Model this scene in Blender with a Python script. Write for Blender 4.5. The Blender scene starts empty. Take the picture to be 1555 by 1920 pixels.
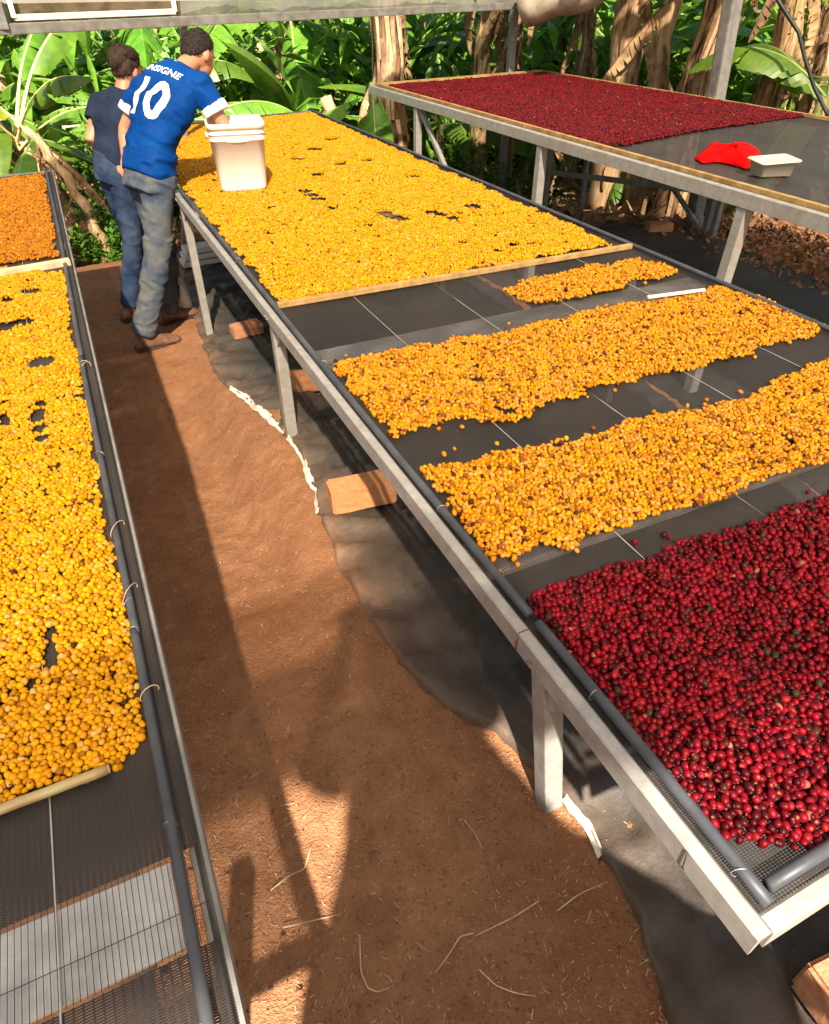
import bpy, bmesh, math, random
import numpy as np
from mathutils import Vector, Matrix
from mathutils.bvhtree import BVHTree

random.seed(7)
RNG = np.random.default_rng(11)
R = math.radians
sc = bpy.context.scene
COL = sc.collection

# ------------------------------------------------------------------ camera
W0, H0, FPX = 1555.0, 1920.0, 1260.0
PITCH, YAW = R(38.213), R(-25.284)
CAMZ = 1.9
cd = bpy.data.cameras.new('camera')
cd.sensor_fit = 'HORIZONTAL'; cd.sensor_width = 36.0; cd.lens = 36.0 * FPX / W0
cd.clip_start = 0.02; cd.clip_end = 2000
cam = bpy.data.objects.new('camera', cd); COL.objects.link(cam)
cam.location = (0, 0, CAMZ); cam.rotation_euler = (math.pi / 2 - PITCH, 0, YAW)
sc.camera = cam

# ------------------------------------------------------------------ light
SUN = Vector((-0.30, -1.0, 1.0)).normalized()          # towards the sun
w = bpy.data.worlds.new('World'); sc.world = w; w.use_nodes = True
nt = w.node_tree; bg = nt.nodes['Background']
sky = nt.nodes.new('ShaderNodeTexSky'); sky.sky_type = 'NISHITA'; sky.sun_disc = False
sky.sun_elevation = math.asin(SUN.z); sky.sun_rotation = math.atan2(SUN.x, SUN.y)
sky.air_density = 1.0; sky.dust_density = 2.0
nt.links.new(sky.outputs[0], bg.inputs[0]); bg.inputs[1].default_value = 0.05
ld = bpy.data.lights.new('sun', 'SUN'); ld.energy = 5.0; ld.angle = R(1.2); ld.color = (1.0, 0.90, 0.76)
sun = bpy.data.objects.new('sun', ld); COL.objects.link(sun); sun.location = (0, 0, 12)
sun.rotation_euler = SUN.to_track_quat('Z', 'Y').to_euler()
sc.view_settings.view_transform = 'Standard'; sc.view_settings.look = 'None'
sc.view_settings.gamma = 1.0; sc.view_settings.exposure = 1.78
sc.view_settings.use_curve_mapping = False
try:
    sc.cycles.max_bounces = 8; sc.cycles.transparent_max_bounces = 24
    sc.cycles.caustics_reflective = False; sc.cycles.caustics_refractive = False
    sc.cycles.use_denoising = True
except Exception:
    pass

# ------------------------------------------------------------------ layout helpers (photo pixel -> point in the place)
_F = Vector((-math.sin(YAW) * math.cos(PITCH), math.cos(YAW) * math.cos(PITCH), -math.sin(PITCH)))
_Rt = Vector((math.cos(YAW), math.sin(YAW), 0)); _U = _Rt.cross(_F)
CAM = Vector((0, 0, CAMZ))
def ray(px, py): return _F * FPX + _Rt * (px - W0 / 2) + _U * (H0 / 2 - py)
def onz(px, py, z): d = ray(px, py); return CAM + d * ((z - CAMZ) / d.z)
def onY(px, py, Y): d = ray(px, py); return CAM + d * (Y / d.y)
def atd(px, py, D): d = ray(px, py); return CAM + d * (D / math.hypot(d.x, d.y))

# ------------------------------------------------------------------ noise / terrain
_perm = np.random.default_rng(3).random((256, 256))
def vnoise(x, y):
    x = np.asarray(x, float); y = np.asarray(y, float)
    xi = np.floor(x).astype(int); yi = np.floor(y).astype(int); fx = x - xi; fy = y - yi
    fx = fx * fx * (3 - 2 * fx); fy = fy * fy * (3 - 2 * fy)
    g = lambda a, b: _perm[a % 256, b % 256]
    return (g(xi, yi) * (1 - fx) + g(xi + 1, yi) * fx) * (1 - fy) + (g(xi, yi + 1) * (1 - fx) + g(xi + 1, yi + 1) * fx) * fy - 0.5
def sstep(a, b, x): t = np.clip((x - a) / (b - a), 0, 1); return t * t * (3 - 2 * t)
PC = ([-9, .6, 1.2, 1.6, 2.2, 3.0, 4.5, 6.0], [.42, .42, .38, .32, .21, .08, 0., -.02])
PL = ([-9, .64, 1.6, 2.5, 3.2, 4.5, 6.0], [.42, .42, .41, .35, .22, .02, -.02])
def gzs(x, y):
    """smooth ground height"""
    x = np.asarray(x, float); y = np.asarray(y, float)
    a = np.interp(y, *PC); b = np.interp(y, *PL)
    t = sstep(0.2, 0.5, x); z = a * (1 - t) + b * t
    c = np.full_like(z, 0.02); u = sstep(1.0, 2.8, x); z = z * (1 - u) + c * u
    d = sstep(6.2, 8.6, np.hypot(x, y) - 0.12 * x)
    z = z * (1 - d) + (-.5) * d
    return z
def gz(x, y):
    z = gzs(x, y)
    x = np.asarray(x, float); y = np.asarray(y, float)
    near = 1 - sstep(5, 9, np.hypot(x, y))
    z = z + near * (0.020 * vnoise(x * 3.1, y * 3.1) + 0.005 * vnoise(x * 9, y * 9) + 0.006 * vnoise(x * 27, y * 27 + 9) + 0.007 * vnoise(x * 61 + 3, y * 61))
    dd = np.hypot(x, y)
    z = z + (1 - near) * 0.25 * vnoise(x * .5, y * .5) + sstep(14, 30, dd) * 1.6 + sstep(30, 300, dd) * 14
    return z
def gzf(x, y): return float(gz(x, y))
def ong(px, py):
    z = 0.3
    for _ in range(25):
        p = onz(px, py, z); z = z * .4 + .6 * gzf(p.x, p.y)
    return onz(px, py, z)

# ------------------------------------------------------------------ materials
def new_mat(name):
    m = bpy.data.materials.new(name); m.use_nodes = True
    n = m.node_tree; b = n.nodes['Principled BSDF']
    return m, n, b
def N(n, t, **k):
    o = n.nodes.new(t)
    for a, v in k.items(): setattr(o, a, v)
    return o
def ramp(n, src, stops):
    r = N(n, 'ShaderNodeValToRGB'); e = r.color_ramp.elements
    while len(e) < len(stops): e.new(0.5)
    for i, (p, c) in enumerate(stops):
        e[i].position = p; e[i].color = (*c, 1) if len(c) == 3 else c
    n.links.new(src, r.inputs[0]); return r.outputs[0]
def noise(n, scale, detail=4, rough=.6, coord='Object', dist=0.0, vec=None):
    t = N(n, 'ShaderNodeTexNoise'); t.inputs['Scale'].default_value = scale
    t.inputs['Detail'].default_value = detail; t.inputs['Roughness'].default_value = rough
    t.inputs['Distortion'].default_value = dist
    if vec is None:
        c = N(n, 'ShaderNodeTexCoord'); vec = c.outputs[coord]
    n.links.new(vec, t.inputs['Vector']); return t
def mixc(n, fac, a, b, mode='MIX'):
    m = N(n, 'ShaderNodeMix', data_type='RGBA', blend_type=mode)
    for s, v in ((m.inputs[0], fac), (m.inputs[6], a), (m.inputs[7], b)):
        if hasattr(v, 'is_output') or isinstance(v, bpy.types.NodeSocket): n.links.new(v, s)
        elif isinstance(v, (int, float)): s.default_value = v
        else: s.default_value = (*v, 1)
    return m.outputs[2]
def bump(n, b, src, strength=.3, dist=.01):
    u = N(n, 'ShaderNodeBump'); u.inputs['Strength'].default_value = strength; u.inputs['Distance'].default_value = dist
    n.links.new(src, u.inputs['Height']); n.links.new(u.outputs[0], b.inputs['Normal']); return u
def simple(name, c1, c2, scale=8, rough=.6, metal=0., detail=5, bmp=0., bscale=None, spec=None, lo=.35, hi=.65):
    m, n, b = new_mat(name)
    t = noise(n, scale, detail)
    n.links.new(ramp(n, t.outputs[0], [(lo, c1), (hi, c2)]), b.inputs['Base Color'])
    b.inputs['Roughness'].default_value = rough; b.inputs['Metallic'].default_value = metal
    if spec is not None: b.inputs['Specular IOR Level'].default_value = spec
    if bmp: bump(n, b, noise(n, bscale or scale * 4, 4).outputs[0], bmp)
    return m

M = {}
# soil
m, n, b = new_mat('soil'); M['soil'] = m
big = noise(n, 1.3, 5); mid = noise(n, 14, 6, .7); fine = noise(n, 160, 3, .7)
c = ramp(n, big.outputs[0], [(.3, (.38, .170, .078)), (.7, (.62, .31, .155))])
c = mixc(n, ramp(n, mid.outputs[0], [(.36, (0, 0, 0)), (.7, (1, 1, 1))]), mixc(n, .5, c, (.26, .105, .045)), c)
spk = ramp(n, fine.outputs[0], [(.60, (0, 0, 0)), (.70, (1, 1, 1))])
c = mixc(n, mixc(n, .55, (0, 0, 0), spk), c, (.58, .36, .22))
dsk = ramp(n, noise(n, 110, 2, .6).outputs[0], [(.30, (1, 1, 1)), (.38, (0, 0, 0))])
c = mixc(n, mixc(n, .6, (0, 0, 0), dsk), c, (.10, .042, .02))
geo = N(n, 'ShaderNodeNewGeometry'); dst = N(n, 'ShaderNodeVectorMath', operation='LENGTH'); n.links.new(geo.outputs['Position'], dst.inputs[0])
mr = N(n, 'ShaderNodeMapRange'); n.links.new(dst.outputs['Value'], mr.inputs[0]); mr.inputs[1].default_value = 7.0; mr.inputs[2].default_value = 9.5
gl = ramp(n, noise(n, 3.5, 6, .75).outputs[0], [(.38, (.05, .075, .018)), (.5, (.13, .08, .035)), (.64, (.34, .24, .13))])
c = mixc(n, mr.outputs[0], c, gl)
n.links.new(c, b.inputs['Base Color']); b.inputs['Roughness'].default_value = .95; b.inputs['Specular IOR Level'].default_value = .15
add = N(n, 'ShaderNodeMath', operation='ADD'); n.links.new(mid.outputs[0], add.inputs[0]); n.links.new(fine.outputs[0], add.inputs[1])
bump(n, b, add.outputs[0], 1.0, .016)
# black ground tarp, dusted with soil
m, n, b = new_mat('black_tarp'); M['tarp'] = m
d1 = noise(n, 2.2, 6, .65); d2 = noise(n, 40, 4, .7)
at = N(n, 'ShaderNodeAttribute', attribute_name='dust')
s = N(n, 'ShaderNodeMath', operation='MULTIPLY_ADD'); n.links.new(d1.outputs[0], s.inputs[0]); s.inputs[1].default_value = .55; n.links.new(at.outputs['Fac'], s.inputs[2])
s2 = N(n, 'ShaderNodeMath', operation='MULTIPLY_ADD'); n.links.new(d2.outputs[0], s2.inputs[0]); s2.inputs[1].default_value = .25; n.links.new(s.outputs[0], s2.inputs[2])
c = ramp(n, s2.outputs[0], [(.34, (.020, .020, .021)), (.52, (.046, .043, .041)), (.74, (.105, .075, .054)), (.98, (.27, .145, .08))])
n.links.new(c, b.inputs['Base Color']); b.inputs['Roughness'].default_value = .55; b.inputs['Specular IOR Level'].default_value = .45
bump(n, b, N(n, 'ShaderNodeMath', operation='ADD').outputs[0], .0) if False else bump(n, b, noise(n, 24, 8, .75).outputs[0], .55, .010)
M['tarp_white'] = simple('white_tarp_underside', (.40, .27, .17), (.74, .68, .57), 9, .6, bmp=.3, lo=.3, hi=.5)
# galvanised steel
m, n, b = new_mat('galvanised_steel'); M['steel'] = m
t = noise(n, 26, 6, .7); t2 = noise(n, 5, 4, .6)
c = ramp(n, t.outputs[0], [(.3, (.28, .27, .25)), (.7, (.44, .425, .395))])
c = mixc(n, ramp(n, t2.outputs[0], [(.52, (0, 0, 0)), (.72, (.55, .55, .55))]), c, (.30, .235, .17))
c = mixc(n, ramp(n, noise(n, 9, 8, .8).outputs[0], [(.64, (0, 0, 0)), (.74, (.8, .8, .8))]), c, (.17, .095, .05))
n.links.new(c, b.inputs['Base Color']); b.inputs['Metallic'].default_value = .35; b.inputs['Roughness'].default_value = .5
bump(n, b, t.outputs[0], .08, .002)
M['steel_bright'] = simple('bright_zinc', (.36, .36, .35), (.54, .54, .53), 14, .42, .45, bmp=.06)
M['rust'] = simple('rusty_weld', (.10, .045, .02), (.26, .16, .10), 60, .9, .1)
M['steel_dull'] = simple('weathered_steel', (.17, .165, .15), (.28, .27, .25), 12, .6, .3, bmp=.1)
# plastic conduit along the bed edge
M['pipe'] = simple('grey_plastic_pipe', (.030, .034, .042), (.062, .066, .074), 9, .5, bmp=.05, spec=.5)
# drying net: woven black monofilament, open holes
m, n, b = new_mat('black_net'); M['net'] = m
co = N(n, 'ShaderNodeTexCoord'); sp = N(n, 'ShaderNodeSeparateXYZ'); n.links.new(co.outputs['Object'], sp.inputs[0])
def stripes(sock, period, duty):
    a = N(n, 'ShaderNodeMath', operation='MULTIPLY'); n.links.new(sock, a.inputs[0]); a.inputs[1].default_value = 1 / period
    f = N(n, 'ShaderNodeMath', operation='FRACT'); n.links.new(a.outputs[0], f.inputs[0])
    l = N(n, 'ShaderNodeMath', operation='LESS_THAN'); n.links.new(f.outputs[0], l.inputs[0]); l.inputs[1].default_value = duty
    return l.outputs[0]
def weave(n, b, px_, dx_, py_, dy_):
    mx = N(n, 'ShaderNodeMath', operation='MAXIMUM')
    n.links.new(stripes(sp.outputs[0], px_, dx_), mx.inputs[0]); n.links.new(stripes(sp.outputs[1], py_, dy_), mx.inputs[1])
    n.links.new(ramp(n, noise(n, 3, 5).outputs[0], [(.35, (.013, .012, .011)), (.7, (.034, .025, .019))]), b.inputs['Base Color'])
    b.inputs['Roughness'].default_value = .6
    n.links.new(mx.outputs[0], b.inputs['Alpha'])
weave(n, b, .0062, .34, .0037, .42)
m, n, b = new_mat('open_black_net'); M['net_open'] = m
co = N(n, 'ShaderNodeTexCoord'); sp = N(n, 'ShaderNodeSeparateXYZ'); n.links.new(co.outputs['Object'], sp.inputs[0])
weave(n, b, .0082, .13, .095, .014)
m, n, b = new_mat('half_open_black_net'); M['net_half'] = m
co = N(n, 'ShaderNodeTexCoord'); sp = N(n, 'ShaderNodeSeparateXYZ'); n.links.new(co.outputs['Object'], sp.inputs[0])
weave(n, b, .0115, .22, .0034, .70)
M['wire'] = simple('wire', (.42, .40, .37), (.6, .58, .54), 20, .4, .6)
M['twine'] = simple('twine', (.38, .22, .11), (.62, .42, .25), 60, .9, bmp=.3)
m, n, b = new_mat('dense_black_net'); M['net_dense'] = m
co = N(n, 'ShaderNodeTexCoord'); sp = N(n, 'ShaderNodeSeparateXYZ'); n.links.new(co.outputs['Object'], sp.inputs[0])
weave(n, b, .0088, .62, .0038, .80)
# cherries
def cherry_mat(name, rough, spec, dot):
    m, n, b = new_mat(name)
    a = N(n, 'ShaderNodeAttribute', attribute_name='col'); a.attribute_type = 'INSTANCER'
    oi = N(n, 'ShaderNodeObjectInfo')
    c = mixc(n, dot, a.outputs['Color'], (0, 0, 0)) if False else a.outputs['Color']
    t = noise(n, 90, 3, .6)
    c = mixc(n, ramp(n, t.outputs[0], [(.56, (0, 0, 0)), (.72, (.55, .55, .55))]), c, dot)
    n.links.new(c, b.inputs['Base Color']); b.inputs['Roughness'].default_value = rough; b.inputs['Specular IOR Level'].default_value = spec
    return m
M['yellow'] = cherry_mat('yellow_cherry_skin', .5, .13, (.36, .13, .012))
M['red'] = cherry_mat('red_cherry_skin', .46, .13, (.10, .004, .006))
def single_mat(name, col, dot, rough, spec):
    m, n, b = new_mat(name)
    t = noise(n, 90, 3, .6)
    c = mixc(n, ramp(n, t.outputs[0], [(.56, (0, 0, 0)), (.72, (.55, .55, .55))]), col, dot)
    n.links.new(c, b.inputs['Base Color']); b.inputs['Roughness'].default_value = rough; b.inputs['Specular IOR Level'].default_value = spec
    return m
M['eye'] = simple('cherry_navel', (.10, .035, .01), (.2, .08, .03), 40, .8)
M['wood'] = simple('pale_wood', (.50, .32, .17), (.68, .50, .29), 18, .7, bmp=.15)
M['bamboo'] = simple('green_stained_pole', (.30, .17, .075), (.36, .30, .13), 16, .55, bmp=.1)
M['wood_y'] = simple('yellowed_lath', (.24, .13, .035), (.42, .27, .10), 14, .7, bmp=.12)
M['brick'] = simple('fired_clay', (.50, .21, .085), (.60, .27, .11), 55, .85, bmp=.35, bscale=90)
M['brick2'] = simple('dusty_fired_clay', (.38, .165, .08), (.48, .225, .115), 55, .9, bmp=.35, bscale=90)
# people
def cloth(name, c1, c2, scale=5, fine=500, rough=.85):
    m, n, b = new_mat(name)
    n.links.new(ramp(n, noise(n, scale, 6, .65).outputs[0], [(.36, c1), (.64, c2)]), b.inputs['Base Color'])
    b.inputs['Roughness'].default_value = rough; b.inputs['Specular IOR Level'].default_value = .05
    b.inputs['Sheen Weight'].default_value = .1
    b.inputs['Sheen Weight'].default_value = 0.0; bump(n, b, noise(n, fine, 2).outputs[0], .15, .002); return m
M['jersey'] = cloth('blue_jersey', (.0012, .033, .165), (.0025, .050, .225), 4, rough=.6)
M['white_cloth'] = cloth('white_cloth', (.66, .64, .66), (.82, .80, .80), 8)
M['pants'] = cloth('worn_grey_blue_denim', (.045, .068, .105), (.130, .132, .125), 7)
M['navy'] = cloth('navy_cotton', (.010, .016, .034), (.022, .032, .058), 4)
M['jeans'] = cloth('dark_jeans', (.013, .024, .060), (.05, .075, .13), 5)
M['skin'] = simple('skin', (.38, .17, .09), (.48, .23, .13), 10, .5)
M['hair'] = simple('dark_hair', (.010, .006, .004), (.030, .015, .009), 60, .55, bmp=.8, bscale=160)
M['hair2'] = simple('brown_hair', (.022, .010, .006), (.060, .026, .014), 60, .5, bmp=.8, bscale=160)
M['boot'] = simple('muddy_leather', (.10, .045, .022), (.22, .11, .06), 18, .85, bmp=.3)
M['sole'] = simple('boot_sole', (.03, .018, .012), (.07, .04, .025), 18, .9)
M['bucket'] = simple('cream_plastic', (.70, .62, .52), (.77, .70, .61), 3, .42, bmp=.02)
M['redcloth'] = cloth('red_fabric', (.42, .0008, .001), (.56, .002, .002), 6, rough=.6)
M['ridge'] = simple('cream_plastic_edge', (.60, .52, .42), (.68, .6, .5), 3, .45)
m, n, b = new_mat('clear_tub_plastic'); M['tub'] = m
b.inputs['Base Color'].default_value = (.70, .60, .46, 1); b.inputs['Roughness'].default_value = .25
b.inputs['Alpha'].default_value = .9; b.inputs['Subsurface Weight'].default_value = .0
# plants
def leaf_mat(name, c1, c2, scale, trans=.35, rough=.4):
    m, n, b = new_mat(name)
    c = ramp(n, noise(n, scale, 5, .65).outputs[0], [(.34, c1), (.66, c2)])
    c = mixc(n, ramp(n, noise(n, scale * .55, 6, .75).outputs[0], [(.60, (0, 0, 0)), (.66, (.8, .8, .8))]), c, (.30, .19, .07))
    oi = N(n, 'ShaderNodeObjectInfo'); hs = N(n, 'ShaderNodeHueSaturation')
    v = N(n, 'ShaderNodeMapRange'); n.links.new(oi.outputs['Random'], v.inputs[0]); v.inputs[3].default_value = .65; v.inputs[4].default_value = 1.3
    hh = N(n, 'ShaderNodeMapRange'); n.links.new(oi.outputs['Random'], hh.inputs[0]); hh.inputs[3].default_value = .485; hh.inputs[4].default_value = .512
    n.links.new(v.outputs[0], hs.inputs['Value']); n.links.new(hh.outputs[0], hs.inputs['Hue']); n.links.new(c, hs.inputs['Color']); c = hs.outputs[0]
    n.links.new(c, b.inputs['Base Color']); b.inputs['Roughness'].default_value = rough; b.inputs['Specular IOR Level'].default_value = .4
    tr = N(n, 'ShaderNodeBsdfTranslucent'); n.links.new(c, tr.inputs[0])
    mx = N(n, 'ShaderNodeMixShader'); mx.inputs[0].default_value = trans
    n.links.new(b.outputs[0], mx.inputs[1]); n.links.new(tr.outputs[0], mx.inputs[2])
    n.links.new(mx.outputs[0], n.nodes['Material Output'].inputs[0]); return m
M['leaf'] = leaf_mat('banana_leaf', (.068, .168, .012), (.165, .305, .030), 6)
M['leaf_y'] = leaf_mat('yellowing_banana_leaf', (.20, .26, .01), (.36, .38, .02), 6)
M['leaf_dry'] = leaf_mat('dry_banana_leaf', (.20, .105, .045), (.50, .33, .18), 7, .2, .8)
M['rib'] = simple('leaf_rib', (.13, .20, .045), (.22, .28, .08), 5, .5)
M['rib_y'] = simple('cream_leaf_stalk', (.55, .44, .15), (.72, .60, .27), 5, .5)
M['stem'] = simple('banana_stem', (.17, .12, .055), (.46, .34, .19), 5, .7, bmp=.3, bscale=14)
M['stem_pale'] = simple('pale_banana_stem', (.42, .28, .15), (.62, .45, .27), 4, .65, bmp=.3, bscale=16)
M['stem_dark'] = simple('brown_banana_stem', (.10, .05, .025), (.30, .18, .09), 6, .8, bmp=.4, bscale=18)
M['stem_green'] = simple('green_banana_stem', (.16, .20, .05), (.34, .32, .12), 4, .6, bmp=.2, bscale=14)
M['shrub'] = leaf_mat('shrub_leaf', (.048, .125, .011), (.12, .245, .025), 9, .3)
M['husk'] = simple('dry_husk', (.13, .055, .026), (.32, .16, .075), 30, .95, bmp=.4)
M['straw'] = simple('straw', (.50, .34, .19), (.70, .52, .33), 40, .8)
M['clod'] = simple('soil_clod', (.20, .085, .04), (.34, .16, .08), 30, .95)
def stem_mat(name, c1, c2, c3):
    m, n, b = new_mat(name); co = N(n, 'ShaderNodeTexCoord'); mp = N(n, 'ShaderNodeMapping'); mp.inputs['Scale'].default_value = (26, 26, 2.2); n.links.new(co.outputs['Object'], mp.inputs[0])
    t = noise(n, 1.0, 6, .7, vec=mp.outputs[0]); t2 = noise(n, 3.5, 5, .7)
    c = ramp(n, t.outputs[0], [(.32, c1), (.5, c2), (.68, c3)])
    c = mixc(n, ramp(n, t2.outputs[0], [(.5, (0, 0, 0)), (.66, (.75, .75, .75))]), c, tuple(x * .45 for x in c1))
    n.links.new(c, b.inputs['Base Color']); b.inputs['Roughness'].default_value = .75; b.inputs['Specular IOR Level'].default_value = .2
    bump(n, b, t.outputs[0], .7, .02); return m
M['stem'] = stem_mat('banana_stem', (.10, .06, .028), (.30, .20, .10), (.48, .36, .20))
M['stem_pale'] = stem_mat('pale_banana_stem', (.24, .13, .06), (.50, .33, .18), (.64, .48, .30))
M['stem_dark'] = stem_mat('brown_banana_stem', (.05, .025, .012), (.16, .085, .042), (.36, .23, .13))
M['stem_green'] = stem_mat('green_banana_stem', (.09, .10, .03), (.20, .21, .06), (.40, .36, .16))
# shelter film
def film_mat(name, tcol, trcol, back=.5, mixt=.5):
    m, n, b = new_mat(name); n.nodes.remove(b)
    tp = N(n, 'ShaderNodeBsdfTransparent'); tp.inputs[0].default_value = (*tcol, 1)
    tl = N(n, 'ShaderNodeBsdfTranslucent'); df = N(n, 'ShaderNodeBsdfDiffuse')
    c = ramp(n, noise(n, 2.2, 5).outputs[0], [(.3, tuple(x * .8 for x in trcol)), (.7, trcol)])
    n.links.new(c, tl.inputs[0]); n.links.new(c, df.inputs[0])
    m1 = N(n, 'ShaderNodeMixShader'); m1.inputs[0].default_value = back; n.links.new(tl.outputs[0], m1.inputs[1]); n.links.new(df.outputs[0], m1.inputs[2])
    m2 = N(n, 'ShaderNodeMixShader'); m2.inputs[0].default_value = mixt; n.links.new(tp.outputs[0], m2.inputs[1]); n.links.new(m1.outputs[0], m2.inputs[2])
    n.links.new(m2.outputs[0], n.nodes['Material Output'].inputs[0]); return m
M['film'] = film_mat('roof_film', (1, .95, .88), (.55, .50, .43), .12, mixt=.50)
M['film_diffuser'] = film_mat('milky_diffuser_film', (1, .95, .88), (.80, .72, .60), .1, mixt=.80)  # milky layer added to blur the sun above the near aisle
M['film_brown'] = film_mat('dusty_film', (.8, .7, .6), (.17, .115, .078), mixt=.9)
M['film_grey'] = film_mat('grey_film', (.9, .9, .8), (.30, .29, .23), mixt=.85)
M['film_roll'] = simple('rolled_film', (.34, .28, .20), (.58, .52, .42), 5, .5, bmp=.2)
M['paint'] = simple('white_painted_rail', (.62, .58, .52), (.78, .75, .68), 8, .5)
M['hose'] = simple('black_hose', (.012, .012, .012), (.03, .03, .03), 10, .5)
M['screen'] = simple('phone_case', (.02, .02, .022), (.04, .04, .045), 10, .3)

# ------------------------------------------------------------------ object helpers
def link(o, parent=None):
    COL.objects.link(o)
    if parent is not None: o.parent = parent
    return o
def mesh_obj(name, verts, faces, mat, parent=None, smooth=False, loc=None):
    me = bpy.data.meshes.new(name); me.from_pydata([tuple(v) for v in verts], [], faces); me.update()
    for m in (mat if isinstance(mat, list) else [mat]): me.materials.append(m)
    if smooth: me.polygons.foreach_set('use_smooth', [True] * len(me.polygons))
    o = bpy.data.objects.new(name, me)
    if loc is not None: o.location = loc
    return link(o, parent)
def bm_obj(name, bm, mat, parent=None, smooth=False, loc=None):
    me = bpy.data.meshes.new(name); bm.to_mesh(me); bm.free()
    for m in (mat if isinstance(mat, list) else [mat]): me.materials.append(m)
    if smooth: me.polygons.foreach_set('use_smooth', [True] * len(me.polygons))
    o = bpy.data.objects.new(name, me)
    if loc is not None: o.location = loc
    return link(o, parent)
def tag(o, label, cat, group=None, kind=None):
    o['label'] = label; o['category'] = cat
    if group: o['group'] = group
    if kind: o['kind'] = kind
    return o
def struct(o): o['kind'] = 'structure'; return o
def thing(name, label, cat, loc=(0, 0, 0), group=None, rz=0):
    o = bpy.data.objects.new(name, None); o.empty_display_size = .1; o.location = loc; o.rotation_euler.z = rz
    link(o); return tag(o, label, cat, group)
class MB:
    def __init__(s): s.v = []; s.f = []
    def box(s, c, size, ax=None, taper=1.0):
        X, Y, Z = ax or (Vector((1, 0, 0)), Vector((0, 1, 0)), Vector((0, 0, 1)))
        c = Vector(c); b = len(s.v); hx, hy, hz = [q / 2 for q in size]
        for k in (-1, 1):
            t = taper if k > 0 else 1
            for i, j in ((-1, -1), (1, -1), (1, 1), (-1, 1)): s.v.append(c + X * (i * hx * t) + Y * (j * hy * t) + Z * (k * hz))
        s.f += [(b, b + 3, b + 2, b + 1), (b + 4, b + 5, b + 6, b + 7)] + [(b + i, b + (i + 1) % 4, b + 4 + (i + 1) % 4, b + 4 + i) for i in range(4)]
        return s
    def beam(s, p, q, wx, wz, up=Vector((0, 0, 1))):
        p = Vector(p); q = Vector(q); Y = (q - p).normalized(); X = Y.cross(up).normalized(); Z = X.cross(Y)
        return s.box((p + q) / 2, (wx, (q - p).length, wz), (X, Y, Z))
    def sweep(s, prof, p, q, up=Vector((0, 0, 1))):
        """prof: list of (side, up) offsets, swept p -> q"""
        p = Vector(p); q = Vector(q); Y = (q - p).normalized(); X = Y.cross(up).normalized(); Z = X.cross(Y)
        b = len(s.v); k = len(prof)
        for e in (p, q):
            for a, c in prof: s.v.append(e + X * a + Z * c)
        s.f += [(b + i, b + (i + 1) % k, b + k + (i + 1) % k, b + k + i) for i in range(k)]
        s.f += [tuple(b + i for i in range(k))[::-1], tuple(b + k + i for i in range(k))]
        return s
    def tube(s, pts, rad, seg=8, cap=True, flat=1.0):
        pts = [Vector(p) for p in pts]; nP = len(pts); b = len(s.v); prev = None
        for i, p in enumerate(pts):
            t = (pts[min(i + 1, nP - 1)] - pts[max(i - 1, 0)]).normalized()
            if prev is None:
                a = Vector((0, 0, 1)) if abs(t.z) < .9 else Vector((1, 0, 0)); X = t.cross(a).normalized()
            else: X = (prev - t * prev.dot(t)).normalized()
            prev = X; Yv = t.cross(X); r = rad[i] if hasattr(rad, '__len__') else rad
            for j in range(seg):
                an = 2 * math.pi * j / seg; s.v.append(p + X * (r * math.cos(an)) + Yv * (r * flat * math.sin(an)))
        for i in range(nP - 1):
            for j in range(seg):
                s.f.append((b + i * seg + j, b + i * seg + (j + 1) % seg, b + (i + 1) * seg + (j + 1) % seg, b + (i + 1) * seg + j))
        if cap:
            s.f.append(tuple(b + j for j in range(seg))[::-1]); s.f.append(tuple(b + (nP - 1) * seg + j for j in range(seg)))
        return s
    def build(s, name, mat, parent=None, smooth=False, bevel=0):
        o = mesh_obj(name, s.v, s.f, mat, parent, smooth)
        if bevel:
            bm = bmesh.new(); bm.from_mesh(o.data)
            bmesh.ops.recalc_face_normals(bm, faces=bm.faces)
            bmesh.ops.bevel(bm, geom=[e for e in bm.edges], offset=bevel, segments=2, affect='EDGES', profile=.6)
            bm.to_mesh(o.data); bm.free()
        return o

# ================================================================== SETTING
# ------------------------------------------------------------------ ground
xs = np.unique(np.concatenate([np.linspace(-400, -20, 12), np.linspace(-20, -2, 26), np.linspace(-2, -.4, 24), np.linspace(-.4, 1.1, 130), np.linspace(1.1, 5, 60), np.linspace(5, 22, 40), np.linspace(22, 400, 14)]))
ys = np.unique(np.concatenate([np.linspace(-60, -2, 12), np.linspace(-2, .1, 16), np.linspace(.1, 2.6, 200), np.linspace(2.6, 6, 130), np.linspace(6, 20, 70), np.linspace(20, 500, 22)]))
gx, gy = np.meshgrid(xs, ys); gzv = gz(gx, gy)
# trodden, scuffed aisle: shallow footprints
aisle = (1 - sstep(.62, .75, gx)) * sstep(-.6, -.3, gx)
for _ in range(26):
    cx, cy, an = random.uniform(-.02, .5), random.uniform(.35, 4.2), random.uniform(-.5, .5)
    dx = (gx - cx) * math.cos(an) + (gy - cy) * math.sin(an); dy = -(gx - cx) * math.sin(an) + (gy - cy) * math.cos(an)
    r = (dx / .055) ** 2 + (dy / .13) ** 2
    gzv -= aisle * .008 * np.exp(-r ** 2) - aisle * .003 * np.exp(-((np.sqrt(r) - 1.25) / .25) ** 2)
nx, ny = len(xs), len(ys)
idx = np.arange(nx * ny).reshape(ny, nx)
faces = np.stack([idx[:-1, :-1], idx[:-1, 1:], idx[1:, 1:], idx[1:, :-1]], -1).reshape(-1, 4).tolist()
ground = struct(mesh_obj('ground', np.stack([gx, gy, gzv], -1).reshape(-1, 3).tolist(), faces, M['soil'], smooth=True))

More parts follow.
